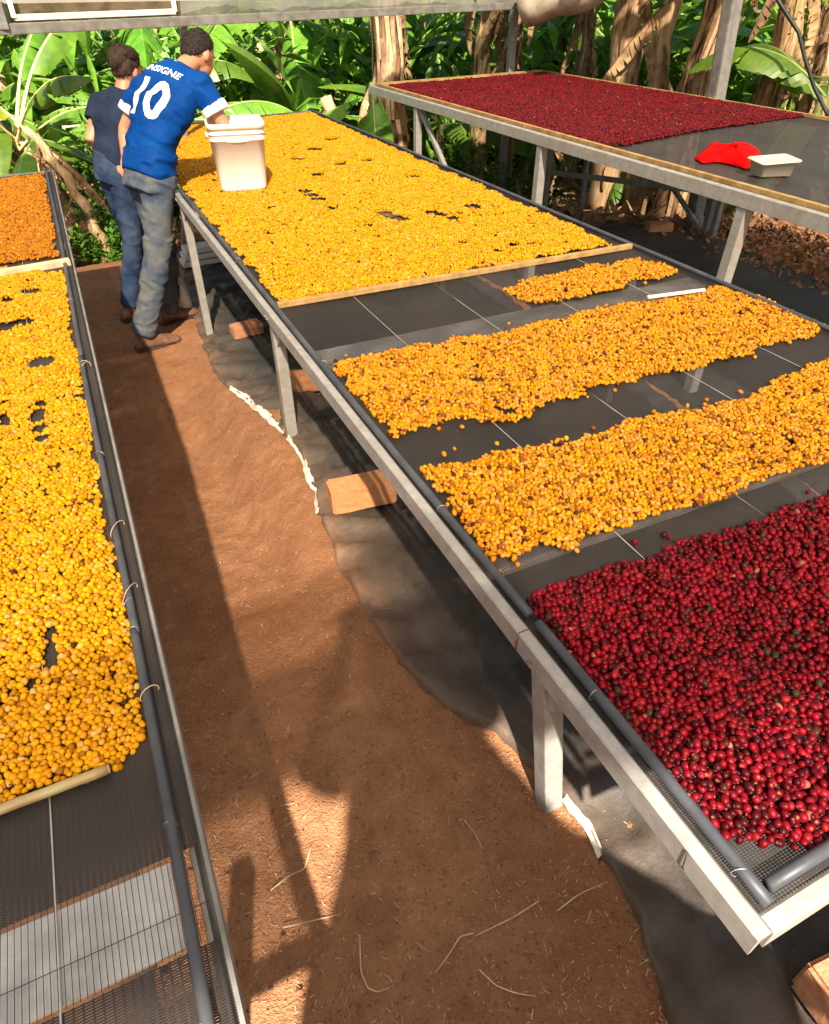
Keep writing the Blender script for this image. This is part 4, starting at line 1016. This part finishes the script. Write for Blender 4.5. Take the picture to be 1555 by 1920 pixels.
        for z in (-.004, .016): sb.v += [p + V(0, 0, z) for p in pts]
        sb.f += [tuple(range(k0))[::-1], tuple(range(k0, 2 * k0))] + [(i, (i + 1) % k0, k0 + (i + 1) % k0, k0 + i) for i in range(k0)]
        sb.build('sole', M['sole'], bt)
    hair(root, J['head'], ax, M[hairmat], s, bun); eyes(root, J['head'], ax, s)
    return root, top, (tp, cs, cn, ta)
def foot_at(x, y): return V(x, y, gzf(x, y) + .004)
# ---- man in the blue number 10 shirt, bent over the bucket
J = dict(pelvis=V(.435, 4.60, 1.00), neck=V(.765, 4.755, 1.510), bend=V(-.035, -.02, .035), head=V(.888, 4.838, 1.572),
         shR=V(.835, 4.625, 1.435), shL=V(.525, 4.835, 1.405), elR=V(.925, 4.56, 1.215), elL=V(.385, 4.86, 1.215), haR=V(.955, 4.50, 1.055), haL=V(.345, 4.76, 1.085),
         hdR=V(.1, -.1, -1), hdL=V(-.05, -.2, -1), pnR=V(.3, -1, 0), pnL=V(.8, .3, 0), thR=1, thL=-1, slv=.56,
         hipR=V(.478, 4.545, .985), hipL=V(.412, 4.675, .985), knR=V(.375, 4.515, .56), knL=V(.445, 4.775, .52), anR=V(.185, 4.50, .125), anL=V(.40, 4.88, .115))
man, shirt, (tp, cs, cn, ta) = person('person', 'person in blue number ten shirt and faded grey trousers bending over the bucket', J, V(.57, .81, 0), V(.80, .50, -.52),
    dict(top='jersey', pants='pants', cuff='white_cloth'), 1.0, (1.0, 1.0), None, 'hair', 1.0, 'jersey', base=(.3, 4.6, gzf(.3, 4.6)),
    feet={'R': (foot_at(.19, 4.50), V(.95, .12, 0)), 'L': (foot_at(.40, 4.88), V(.9, .3, 0))})
adopt(man)
def adopt_deep(root):
    for ch in root.children: ch.matrix_parent_inverse = Matrix.Translation(root.location).inverted()
# lettering on the back, laid onto the cloth
bm = bmesh.new(); bm.from_mesh(shirt.data); tree = BVHTree.FromBMesh(bm); bm.free()
bn = cn if cn.y < 0 else -cn
def text_on(txt, size, centre, shear, off, name, spacing=1.0, xs_=1.0):
    cu = bpy.data.curves.new('txt', 'FONT'); cu.body = txt; cu.size = size; cu.align_x = 'CENTER'; cu.align_y = 'CENTER'; cu.shear = shear; cu.offset = off; cu.space_character = spacing; cu.resolution_u = 4
    t = bpy.data.objects.new('txt', cu); COL.objects.link(t); dg = bpy.context.evaluated_depsgraph_get(); dg.update()
    me = bpy.data.meshes.new_from_object(t.evaluated_get(dg)); bpy.data.objects.remove(t); bpy.data.curves.remove(cu)
    b = bmesh.new(); b.from_mesh(me); bmesh.ops.triangulate(b, faces=b.faces)
    for _ in range(5):
        es = [e for e in b.edges if e.calc_length() > .010]
        if not es: break
        bmesh.ops.subdivide_edges(b, edges=es, cuts=1); bmesh.ops.triangulate(b, faces=b.faces)
    ok = True
    for v_ in b.verts:
        P = centre + cs * (v_.co.x * xs_) + ta * v_.co.y
        hit = tree.ray_cast(P + bn * .5, -bn)
        v_.co = (hit[0] + hit[1] * .0025 + bn * .001) if hit[0] else P
    b.to_mesh(me); b.free(); me.materials.clear(); me.materials.append(M['white_cloth'])
    o = link(bpy.data.objects.new(name, me), shirt); o.matrix_parent_inverse = Matrix.Identity(4); return o
text_on('10', .285, tp(.57) - cs * .025, .10, .010, 'shirt_number', 1.0, .80)
text_on('INSIGNE', .058, tp(.86) - cs * .015, .12, .0012, 'shirt_name', 1.05, .95)
# ---- woman behind him
J = dict(pelvis=V(.285, 5.10, .95), neck=V(.455, 5.13, 1.375), bend=V(-.035, -.01, .02), head=V(.505, 5.16, 1.480),
         shR=V(.50, 5.04, 1.315), shL=V(.305, 5.20, 1.305), elR=V(.53, 5.10, 1.09), elL=V(.195, 5.12, 1.135), haR=V(.62, 5.25, .99), haL=V(.33, 5.26, 1.00),
         hdR=V(.8, .4, -.5), hdL=V(.8, .4, -.4), pnR=V(0, 0, -1), pnL=V(0, 0, -1), thR=1, thL=-1, slv=.50,
         hipR=V(.318, 5.05, .92), hipL=V(.262, 5.155, .92), knR=V(.285, 5.06, .52), knL=V(.30, 5.20, .52), anR=V(.165, 5.08, .115), anL=V(.235, 5.24, .115))
woman, _, _ = person('person', 'person in dark navy shirt and jeans half hidden behind the blue shirt', J, V(.6, .8, 0), V(.75, .60, -.30),
    dict(top='navy', pants='jeans', pw=.008, tw=.007), .93, (.80, .82), [((-.005, -.060, .070), (.062, .060, .052)), ((.012, -.03, .085), (.066, .075, .042)), ((.0, -.095, .03), (.045, .04, .05))], 'hair2', .84, 'shirt', base=(.22, 5.12, gzf(.22, 5.12)),
    feet={'R': (foot_at(.165, 5.08), V(.9, .3, 0)), 'L': (foot_at(.235, 5.24), V(.9, .3, 0))})
adopt(woman)
# ---- the one taking the picture, whose shadow falls across the aisle
g0 = gzf(.03, -.42)
J = dict(pelvis=V(.03, -.40, g0 + .86), neck=V(.03, -.36, g0 + 1.36), bend=V(0, -.01, 0), head=V(.03, -.31, g0 + 1.475),
         shR=V(.20, -.37, g0 + 1.28), shL=V(-.14, -.37, g0 + 1.28), elR=V(.25, -.22, g0 + 1.13), elL=V(-.185, -.22, g0 + 1.10), haR=V(.075, -.13, g0 + 1.36), haL=V(-.045, -.13, g0 + 1.36),
         hdR=V(-.4, .05, .9), hdL=V(.4, .05, .9), pnR=V(-.6, .3, -.2), pnL=V(.6, .3, -.2), thR=-1, thL=1, slv=.55, curl=.7,
         hipR=V(.11, -.40, g0 + .84), hipL=V(-.05, -.40, g0 + .84), knR=V(.12, -.38, g0 + .46), knL=V(-.06, -.38, g0 + .46), anR=V(.12, -.41, g0 + .10), anL=V(-.06, -.41, g0 + .10))
ph, _, _ = person('person', 'standing person in an added dark drape that widens the shadow at the near end of the aisle', J, V(0, 1, 0), V(.3, .9, -.3),
    dict(top='white_cloth', pants='jeans', pw=.008, tw=.008), .95, (.95, .95), None, 'hair', .9, 'shirt', base=(.03, -.40, g0),
    feet={'R': (foot_at(.12, -.41), V(.1, 1, 0)), 'L': (foot_at(-.06, -.41), V(-.1, 1, 0))})
mb = MB(); zz = V(0, 0, 1)
loft(mb, [(V(x_, -.36, g0 + h_), V(a_, 0, 0), V(0, b_, 0)) for h_, x_, a_, b_ in ((1.30, .05, .085, .08), (1.24, .05, .13, .11), (1.14, .055, .18, .15), (.95, .075, .25, .18), (.80, .09, .33, .20), (.66, .12, .42, .21), (.52, .17, .52, .22))], 40)
fuse(mb, 'shade_drape', M['navy'], ph, .012, 4, .012, 8, 4)  # unseen flared garment, invented and shaped to widen the cast shadow
adopt(ph)

# ================================================================== PLANTS
def leaf_mesh(name, length, width, bend, mats, pet=.28, tear=.5, fold=.25, seed=0, droop=.25, dry=False):
    """banana leaf along +X, curving down in XZ; torn into side strips"""
    rng = random.Random(seed); n_ = 18; v = []; f = []; mi = []
    pts = []; ang = 0; p = Vector((0, 0, 0)); st = length * (1 + pet) / (n_ + 4)
    for i in range(n_ + 5):
        pts.append(p.copy()); u = i / (n_ + 4); ang = bend * u ** 1.5; p = p + Vector((math.cos(ang), .03 * math.sin(i * .7 + seed) * (3 if dry else 1), -math.sin(ang))) * st
    np_ = max(1, int((n_ + 4) * pet / (1 + pet)))
    # midrib
    seg = 5
    for i, q in enumerate(pts):
        u = i / (len(pts) - 1); r = .017 * (1 - u) + .002
        t = (pts[min(i + 1, len(pts) - 1)] - pts[max(i - 1, 0)]).normalized(); s = Vector((0, 1, 0)); nn = t.cross(s)
        for j in range(seg):
            a = 2 * math.pi * j / seg; v.append(q + s * (r * math.cos(a)) + nn * (r * .7 * math.sin(a)))
    for i in range(len(pts) - 1):
        for j in range(seg): f.append((i * seg + j, i * seg + (j + 1) % seg, (i + 1) * seg + (j + 1) % seg, (i + 1) * seg + j)); mi.append(1)
    m_ = len(pts) - 1 - np_
    def wd(u): return width * .5 * (max(0, math.sin(math.pi * min(1, u * .93 + .07) ** .75)) ** .62)
    for side in (-1, 1):
        dr = fold + rng.uniform(-.1, .1); last = None
        for i in range(m_):
            u0, u1 = i / m_, (i + 1) / m_; a, b_ = pts[np_ + i], pts[np_ + i + 1]
            t = (b_ - a).normalized(); up = Vector((0, 1, 0)).cross(t) * -1
            torn = rng.random() < tear or last is None
            if torn: cur = dr + rng.uniform(-.25, .35) * (1.5 if dry else 1); sh = rng.uniform(-.02, .03)
            k = 3; base = len(v)
            gap = .0 if not torn else rng.uniform(.02, .14)
            for (q, uu, g_) in ((a, u0, gap), (b_, u1, 0)):
                for c in range(k + 1):
                    s_ = c / k; dd = wd(uu) * s_; el = cur + droop * s_ + (.5 * rng.uniform(-.3, .3) * s_ if dry else 0)
                    v.append(q + Vector((0, side, 0)) * (dd * math.cos(el)) - up * (dd * math.sin(el)) + t * (dd * .35 + g_ * s_ * st * 2.0 + sh * s_) + up * .004)
            for c in range(k):
                if not torn and last is not None and c >= 0: pass
                f.append((base + c, base + c + 1, base + k + 1 + c + 1, base + k + 1 + c)); mi.append(0)
            last = base
    me = bpy.data.meshes.new(name); me.from_pydata([tuple(q) for q in v], [], f); me.update()
    for m_ in mats: me.materials.append(m_)
    me.polygons.foreach_set('material_index', mi); me.polygons.foreach_set('use_smooth', [True] * len(f)); return me
GREEN = [leaf_mesh('leaf', 1.0, .40, b_, [M['leaf'], M['rib']], .22, t_, fo, i, .3) for i, (b_, t_, fo) in enumerate(((1.2, .25, .2), (1.6, .4, .35), (.8, .15, .15), (2.0, .6, .5), (1.3, .7, .3), (.5, .3, .1)))]
YELL = [leaf_mesh('leaf', 1.0, .30, b_, [M['leaf_y'], M['rib_y']], .25, .4, .4, 20 + i, .4) for i, b_ in enumerate((1.5, 2.1))]
CREAM = [leaf_mesh('leaf', 1.0, .30, b_, [M['leaf'], M['rib_y']], .55, .5, .5, 40 + i, .4) for i, b_ in enumerate((.5, .9, 1.2))]
DRYL = [leaf_mesh('dry_leaf', 1.0, .26, b_, [M['leaf_dry'], M['stem_dark']], .12, .85, .9, 60 + i, .7, True) for i, b_ in enumerate((.5, .9, .3, 1.2))]
def banana(px, D, h, r, label, mat='stem', leaves=7, dry=5, lsz=1.5, lean=(0, 0), yel=0, cream=False, seed=0, py=190, group='banana plants behind the beds', elev=None, dlen=(.7, 1.2), strips=9):
    elev = elev or ((.5, 1.2) if h > 2.5 else (-.2, 1.1))
    rng = random.Random(seed * 13 + 5); b0 = atd(px, py, D); x, y = b0.x, b0.y; g = gzf(x, y)
    t = thing('banana_plant', label, 'banana plant', (x, y, g), group)
    pts = []; rad = []; k = 16
    for i in range(k + 1):
        s = i / k; pts.append((lean[0] * s * s + .02 * math.sin(i * 1.7 + seed), lean[1] * s * s + .02 * math.cos(i * 1.3 + seed), -.05 + (h + .05) * s)); rad.append(r * (1.15 - .5 * s) * (1 + .08 * math.sin(i * 2.3 + seed)))
    MB().tube(pts, rad, 14).build('trunk', M[mat], t, True)
    top = Vector(pts[-1])
    # peeling sheath strips
    for i in range(strips * 2):
        a = rng.uniform(0, 6.28); s0 = rng.uniform(.35, 1); ln = rng.uniform(.25, .6) * h; v = []; f = []
        for j in range(6):
            s = max(0, s0 - ln / h * j / 5); q = Vector(pts[int(s * k)]); rr = r * (1.18 - .5 * s) + .012 + .05 * (j / 5) ** 2 * rng.uniform(.2, 1.2)
            aa = a + .15 * math.sin(j); wd = .15 * (1 - .5 * j / 5)
            for sg in (-1, 0, 1): v.append((q.x + rr * math.cos(aa + sg * wd), q.y + rr * math.sin(aa + sg * wd), q.z))
        for j in range(5):
            for c in (0, 1): f.append((j * 3 + c, j * 3 + c + 1, j * 3 + c + 4, j * 3 + c + 3))
        mesh_obj('sheath', v, f, M['leaf_dry'] if rng.random() < .7 else M['stem_pale'], t, True)
    for i in range(leaves):
        bank = YELL if i < yel else (CREAM if cream else GREEN)
        o = bpy.data.objects.new('leaf', rng.choice(bank)); o.location = top - Vector((0, 0, rng.uniform(0, .12 * h)))
        sz = lsz * rng.uniform(.75, 1.15); o.scale = (sz, sz, sz)
        o.rotation_euler = (rng.uniform(-.35, .35), -rng.uniform(*elev), i * 2.4 + seed + rng.uniform(-.3, .3)); link(o, t)
    for i in range(dry + 3):
        o = bpy.data.objects.new('dry_leaf', rng.choice(DRYL)); s = rng.uniform(.55, 1.0); q = Vector(pts[int(s * k)]); o.location = q
        sz = rng.uniform(*dlen); o.scale = (sz, sz * rng.uniform(.7, 1.2), sz)
        o.rotation_euler = (rng.uniform(-.6, .6), rng.uniform(.7, 1.35), rng.uniform(0, 6.28)); link(o, t)
    return t
# tall trunks and leafy suckers, left to right
banana(118, 7.6, 1.22, .055, 'banana plant with fan of cream leaf stalks at the left picture edge', 'stem_pale', 8, 0, 1.15, (-.33, .1), 0, True, 1, 300, elev=(.25, 1.2), strips=3)
banana(186, 7.2, 1.15, .050, 'slim pale leaning banana stem beside the navy shirt', 'stem_pale', 3, 1, .7, (-.36, .15), 1, False, 2, 420, strips=3, elev=(-.4, .6))
banana(20, 8.6, .55, .07, 'low banana sucker with arching leaves above the left bed end', 'stem_green', 6, 3, 1.25, (0, 0), 1, False, 3, 250, elev=(0, .9))
banana(-25, 7.3, .75, .12, 'broad pale banana stump cut by the left picture edge', 'stem_pale', 2, 4, .9, (0, 0), 0, False, 33, 300)
banana(165, 9.4, .75, .07, 'bushy banana plant behind the navy shirt with torn bright leaves', 'stem', 8, 3, 1.45, (.05, 0), 0, False, 4, elev=(.0, .9))
banana(172, 8.2, .95, .09, 'short shaggy brown stem left of the navy shirt', 'stem_pale', 0, 5, 1, (0, 0), 0, False, 34, 220, dlen=(.4, .7))
banana(250, 10.0, 1.0, .08, 'banana plant seen above the heads of the two workers', 'stem_green', 8, 2, 1.5, (0, 0), 0, False, 5)
banana(345, 9.2, 1.2, .09, 'banana plant behind the shelter post beside the dark haired head', 'stem_green', 7, 2, 1.4, (0, 0), 0, False, 6, elev=(-.5, .7))
banana(470, 9.2, .62, .08, 'low leafy banana with wide horizontal leaves above the bucket', 'stem', 8, 2, 1.5, (0, 0), 1, False, 7, elev=(-.05, .75))
banana(560, 10.2, 1.0, .09, 'banana with upright leaves between bucket and shaggy trunk', 'stem_green', 8, 3, 1.5, (0, 0), 1, False, 8)
banana(600, 9.0, .40, .06, 'small sucker growing behind the far end of the middle bed', 'stem', 5, 2, .9, (0, 0), 0, False, 9, elev=(.0, .8))
banana(645, 9.0, 1.35, .10, 'shaggy straw coloured banana trunk bent over beside the big dark trunk', 'stem_pale', 2, 9, 1.0, (-.20, 0), 1, False, 10, elev=(-.9, .0), dlen=(.5, .9))
banana(735, 9.3, 3.1, .19, 'thick dark brown banana trunk rising behind the red bed corner', 'stem_dark', 6, 4, 1.8, (-.10, 0), 0, False, 11, strips=14)
banana(712, 9.0, 1.5, .05, 'green hanging leaf and stem pressed against the thick dark trunk', 'stem_green', 3, 0, 1.1, (-.1, 0), 0, False, 12, elev=(-1.4, -1.0), strips=0)
banana(830, 10.4, .9, .08, 'banana with drooping leaves between thick trunk and end post', 'stem_green', 8, 2, 1.4, (0, 0), 0, False, 13)
banana(900, 9.8, 3.1, .10, 'brown fibrous trunk just left of the end post', 'stem', 6, 6, 1.5, (.08, 0), 0, False, 14)
banana(955, 9.4, 3.1, .09, 'fibrous trunk hidden partly by the end post', 'stem_dark', 5, 7, 1.4, (.0, 0), 0, False, 15, dlen=(.4, .9))
banana(1030, 10.2, 1.3, .08, 'bushy banana under the sagging rolled film', 'stem_green', 5, 6, .8, (0, 0), 0, False, 16, elev=(-.5, .6))
banana(1085, 10.6, 3.1, .09, 'slender brown banana trunk right of the rolled film', 'stem', 5, 6, 1.4, (0, 0), 0, False, 17)
banana(1162, 9.6, 3.1, .20, 'stout smooth pale banana trunk behind the red cherries', 'stem_pale', 5, 1, 1.7, (-.1, 0), 0, False, 18, strips=5)
banana(1222, 9.4, 3.1, .115, 'narrow straight pale banana trunk right of the stout one', 'stem_pale', 5, 1, 1.6, (.05, 0), 0, False, 19, strips=3)
banana(1262, 10.4, .9, .08, 'green banana filling the gap between two pale trunks', 'stem_green', 6, 3, 1.2, (0, 0), 0, False, 20, elev=(-.3, .8))
banana(1310, 8.6, 3.1, .19, 'wide shaggy banana trunk wrapped in dry leaves beside leaning post', 'stem_dark', 4, 10, 1.5, (.06, 0), 0, False, 21, strips=18, dlen=(.5, 1.0))
banana(1402, 9.4, 1.2, .08, 'banana with a yellowed leaf right of the leaning post', 'stem_pale', 5, 7, 1.0, (0, 0), 2, False, 22, elev=(-.4, .6), dlen=(.5, .9))
banana(1440, 8.8, 3.1, .14, 'banana trunk draped with a curtain of straw coloured leaves', 'stem_pale', 4, 14, 1.4, (.05, 0), 0, False, 23, strips=12, dlen=(.8, 1.3))
banana(1520, 9.6, 3.1, .12, 'banana trunk at the right picture edge behind black hose', 'stem_pale', 6, 10, 1.4, (0, 0), 1, False, 24, dlen=(.6, 1.1))
banana(1560, 8.2, 1.3, .09, 'leafy banana crossing the upper right corner', 'stem_green', 7, 3, 1.3, (-.1, 0), 0, False, 25, elev=(-.2, .8))
LM = ['beyond the left picture edge', 'above the cut pale stump', 'behind the low sucker of the left bed', 'behind the fan of cream stalks', 'left of the navy shirted head', 'straight above the navy shirted head', 'between the two heads', 'right above the blue shirt collar', 'behind the dark haired head', 'right of the dark haired head', 'above the left rim of the bucket', 'above the right rim of the bucket', 'left of the straw coloured shaggy trunk', 'behind the straw coloured shaggy trunk', 'behind the thick dark trunk', 'right of the thick dark trunk', 'midway from thick dark trunk to end post', 'just left of the end post', 'behind the rolled film', 'under the rising part of rolled film', 'left of the stout pale trunk', 'behind the stout pale trunk', 'between the narrow trunk and the shaggy one', 'behind the wide shaggy trunk', 'behind the leaning post', 'right of the leaning post', 'behind the straw leaf curtain', 'behind the black hose', 'beyond the right picture edge']
kk = 0
for px in range(-40, 1640, 60):
    D = 12.0 + 3.2 * ((kk * 7) % 5) / 5; kk += 1
    banana(px, D, [.7, 1.1, 1.6, 2.2][kk % 4], .10, 'distant banana plant ' + LM[kk - 1], ['stem', 'stem_green', 'stem_pale', 'stem_dark'][kk % 4], 8, [3, 5, 7][kk % 3], 1.7, (0, 0), 1 if kk % 5 == 0 else 0, False, 100 + kk, group='distant banana plants', elev=(-.5, .9), strips=4)
def shrub(px, py, D, rx, rz, label, n_=1500, ls=.05, seed=0):
    rng = np.random.default_rng(seed); b0 = atd(px, py, D); g = gzf(b0.x, b0.y)
    t = thing('shrub', label, 'shrub', (b0.x, b0.y, g), 'shrubs below the banana plants')
    cl = rng.normal(0, .45, (16, 3)); cl[:, 2] = np.abs(cl[:, 2]) * 1.1 + .15; v = []; f = []
    for i in range(n_):
        c = cl[rng.integers(16)] + rng.normal(0, .17, 3); p = Vector((c[0] * rx, c[1] * rx, max(.03, c[2] * rz)))
        d = Vector(rng.normal(0, 1, 3)); d.z = abs(d.z) * .6 + .1; d.normalize(); s = d.cross(Vector((0, 0, 1))).normalized(); nn = s.cross(d)
        L = ls * rng.uniform(.6, 1.4); b = len(v)
        v += [p, p + d * L * .5 + s * L * .28 + nn * L * .05, p + d * L, p + d * L * .5 - s * L * .28 + nn * L * .05]; f.append((b, b + 1, b + 2, b + 3))
    mesh_obj('foliage', v, f, M['shrub'], t)
    mb = MB()
    for i in range(9):
        e = Vector(cl[i]) ; mb.tube([(0, 0, -.03), (e.x * rx * .4, e.y * rx * .4, e.z * rz * .4), (e.x * rx, e.y * rx, e.z * rz)], [.015, .009, .004], 5)
    mb.build('stems', M['stem_dark'], t, True); return t
for i, a in enumerate([(835, 260, 9.6, .75, .95, 'bright shrub seen under the far end of the right bed'), (905, 300, 9.2, .6, .7, 'shrub right of the diagonal brace under the right bed'), (1480, 165, 8.6, .55, 1.25, 'dense green shrub at the right below the straw curtain'), (1535, 180, 8.9, .5, 1.2, 'dark shrub where the black hose meets the right edge'),
                       (178, 260, 7.9, .35, .95, 'leafy shrub left of the navy shirt'), (170, 390, 7.2, .22, .35, 'low weeds at the foot of the pale leaning stem'), (60, 290, 8.4, .5, .7, 'low shrub behind the end of the left bed'), (480, 210, 9.4, .7, .9, 'shrub above the far end of the middle bed'), (420, 200, 9.9, .7, 1.0, 'dark shrub between bucket rim and banana leaves'),
                       (590, 215, 9.6, .6, .6, 'small shrub at the far right corner of the middle bed'), (985, 330, 8.9, .6, .6, 'shaded shrub deep below the right bed'), (1105, 120, 11, .7, 1.4, 'sunny shrub between slender trunk and stout trunk'), (1265, 130, 11, .7, 1.5, 'shrub in the gap right of the narrow trunk'), (300, 190, 11, .9, 1.4, 'shrub behind the two heads'), (720, 200, 11.2, .9, 1.5, 'shrub behind the thick dark trunk')]):
    shrub(*a, n_=1700, seed=50 + i)
# undergrowth closing the far view: one mass of leaf blades
rng = np.random.default_rng(77); v = []; f = []
for i in range(20000):
    an = rng.uniform(R(-32), R(72)); D = rng.uniform(10.8, 24); x, y = D * math.sin(an), D * math.cos(an); g = gzf(x, y)
    p = Vector((x, y, g + rng.uniform(0, 2.4))); d = Vector(rng.normal(0, 1, 3)); d.z = d.z * .5; d.normalize(); s = d.cross(Vector((0, 0, 1))).normalized(); L = rng.uniform(.25, .8); b = len(v); wv = rng.uniform(.04, .11)
    v += [p, p + d * L * .5 + s * wv, p + d * L - Vector((0, 0, .3 * L)), p + d * L * .5 - s * wv]; f.append((b, b + 1, b + 2, b + 3))
tag(mesh_obj('undergrowth', v, f, M['leaf']), 'dense green undergrowth closing the view behind the grove', 'undergrowth', kind='stuff')
# ground litter of dry leaves among the plants
v = []; f = []
for i in range(7000):
    an = rng.uniform(R(-25), R(70)); D = rng.uniform(7.4, 15); x, y = D * math.sin(an), D * math.cos(an); g = gzf(x, y)
    p = Vector((x, y, g + rng.uniform(.01, .14))); d = Vector((rng.normal(), rng.normal(), rng.normal(0, .35))).normalized(); s = d.cross(Vector((0, 0, 1))).normalized() + Vector((0, 0, rng.normal(0, .4))); L = rng.uniform(.12, .5); wv = rng.uniform(.015, .05); b = len(v)
    v += [p - s * wv, p + s * wv, p + d * L + s * wv * .6, p + d * L - s * wv * .6]; f.append((b, b + 1, b + 2, b + 3))
tag(mesh_obj('leaf_litter', v, f, M['leaf_dry']), 'dry fallen banana leaves littering the ground of the grove', 'leaf litter', kind='stuff')

# ================================================================== DEBRIS
# heap of dry husks under the right bed
v = []; f = []
for i in range(16000):
    s = rng.random(); x = rng.uniform(4.9, 6.9); y = rng.uniform(2.2, 7.0); ridge = math.exp(-((x - 5.75 - .1 * math.sin(y * 3)) / .45) ** 2)
    if rng.random() > ridge + .05: continue
    p = Vector((x, y, gzf(x, y) + .16 * ridge * rng.random() ** .5 + .01)); d = Vector(rng.normal(0, 1, 3)).normalized(); q = d.orthogonal().normalized(); L = rng.uniform(.02, .07); wv = rng.uniform(.006, .018); b = len(v)
    v += [p - q * wv, p + q * wv, p + d * L + q * wv, p + d * L - q * wv]; f.append((b, b + 1, b + 2, b + 3))
tag(mesh_obj('dry_husks', v, f, M['husk']), 'brown heap of dry husks and leaf bits beneath the right bed', 'husks', kind='stuff')
# soil heap giving it body
# straw bits and clods in the aisle
mbs = MB(); mbc = MB()
for i in range(5200):
    x = rng.uniform(-.35, .75); y = .15 + 4.6 * rng.random() ** 1.5
    z = gzf(x, y) + .004; a = rng.uniform(0, 6.28); L = rng.uniform(.003, .011) * (1 + 2.2 * (rng.random() < .05))
    d = Vector((math.cos(a), math.sin(a), rng.normal(0, .15))) * L; p = Vector((x, y, z)); s = Vector((-d.y, d.x, 0)).normalized() * rng.uniform(.0003, .0009); b = len(mbs.v)
    mbs.v += [p - s, p + s, p + d + s * .6 + Vector((0, 0, .002)), p + d - s * .6 + Vector((0, 0, .002))]; mbs.f.append((b, b + 1, b + 2, b + 3))
tag(mbs.build('straw_bits', M['straw']), 'tiny straw and husk bits scattered over the brown aisle', 'straw', kind='stuff')
for i in range(7000):
    x = rng.uniform(-.35, .72); y = .15 + 4.6 * rng.random() ** 1.6; s = rng.uniform(.0010, .0030) * (1 + 1.6 * (rng.random() < .04)); b = len(mbc.v); c = Vector((x, y, gzf(x, y) + s * .5))
    for d in ((1, 0, 0), (-1, 0, 0), (0, 1, 0), (0, -1, 0), (0, 0, 1), (0, 0, -1)): mbc.v.append(c + Vector(d) * s * rng.uniform(.7, 1.3))
    mbc.f += [(b + i_, b + j_, b + 4) for i_, j_ in ((0, 2), (2, 1), (1, 3), (3, 0))] + [(b + j_, b + i_, b + 5) for i_, j_ in ((0, 2), (2, 1), (1, 3), (3, 0))]
tag(mbc.build('soil_clods', M['clod']), 'small crumbs of soil lying over the trodden aisle', 'soil crumbs', kind='stuff')
def stalk(label, pxs, r=.0016):
    pts = [ong(a, b_) + Vector((0, 0, .006 + .004 * (i % 2))) for i, (a, b_) in enumerate(pxs)]
    fine_ = []
    for i in range(len(pts) - 1):
        for k in range(5): fine_.append(pts[i].lerp(pts[i + 1], k / 5))
    fine_.append(pts[-1]); sm = [fine_[0]] + [(fine_[i - 1] + fine_[i] * 2 + fine_[i + 1]) / 4 for i in range(1, len(fine_) - 1)] + [fine_[-1]]
    o = MB().tube(sm, [r * (1 - .5 * i / len(sm)) for i in range(len(sm))], 6, True, .6).build('dry_stalk', M['straw'], None, True)
    return tag(o, label, 'straw stalk', 'loose stalks on the aisle')
stalk('hooked yellowish stalk near the bottom of the aisle', [(675, 1755), (677, 1825), (690, 1855), (708, 1864), (735, 1852)])
stalk('long thin stalk reaching toward the near bed leg', [(1010, 1692), (960, 1725), (890, 1758)])
stalk('bent pale stalk left of the long thin stalk', [(888, 1752), (862, 1760), (840, 1795), (816, 1828)])
stalk('curved stalk low in the aisle right of the hooked one', [(898, 1820), (930, 1852), (965, 1864), (1004, 1872)])
stalk('grass stalk crossing the tip of the sunlit triangle', [(530, 1742), (580, 1732), (640, 1716)], .0016)
stalk('green tinged stalk at the left side of the sunlit triangle', [(508, 1672), (545, 1645), (572, 1632), (584, 1592)], .0018)
stalk('stray straw beside the sheet edge near the bed leg', [(1045, 1710), (1085, 1680), (1140, 1655)], .0015)
stalk('short straw between triangle and sheet edge', [(870, 1540), (890, 1565), (905, 1595)], .0014)
# black hose at upper right
pts = [atd(a, b_, 7.9) for a, b_ in ((1440, -30), (1475, 25), (1498, 60), (1510, 110), (1528, 165), (1560, 230))]
sm = []
for i in range(len(pts) - 1):
    for k in range(6): sm.append(pts[i].lerp(pts[i + 1], k / 6))
o = MB().tube(sm, .016, 8).build('black_hose', M['hose'], None, True); tag(o, 'black hose curving down through the upper right corner', 'hose')
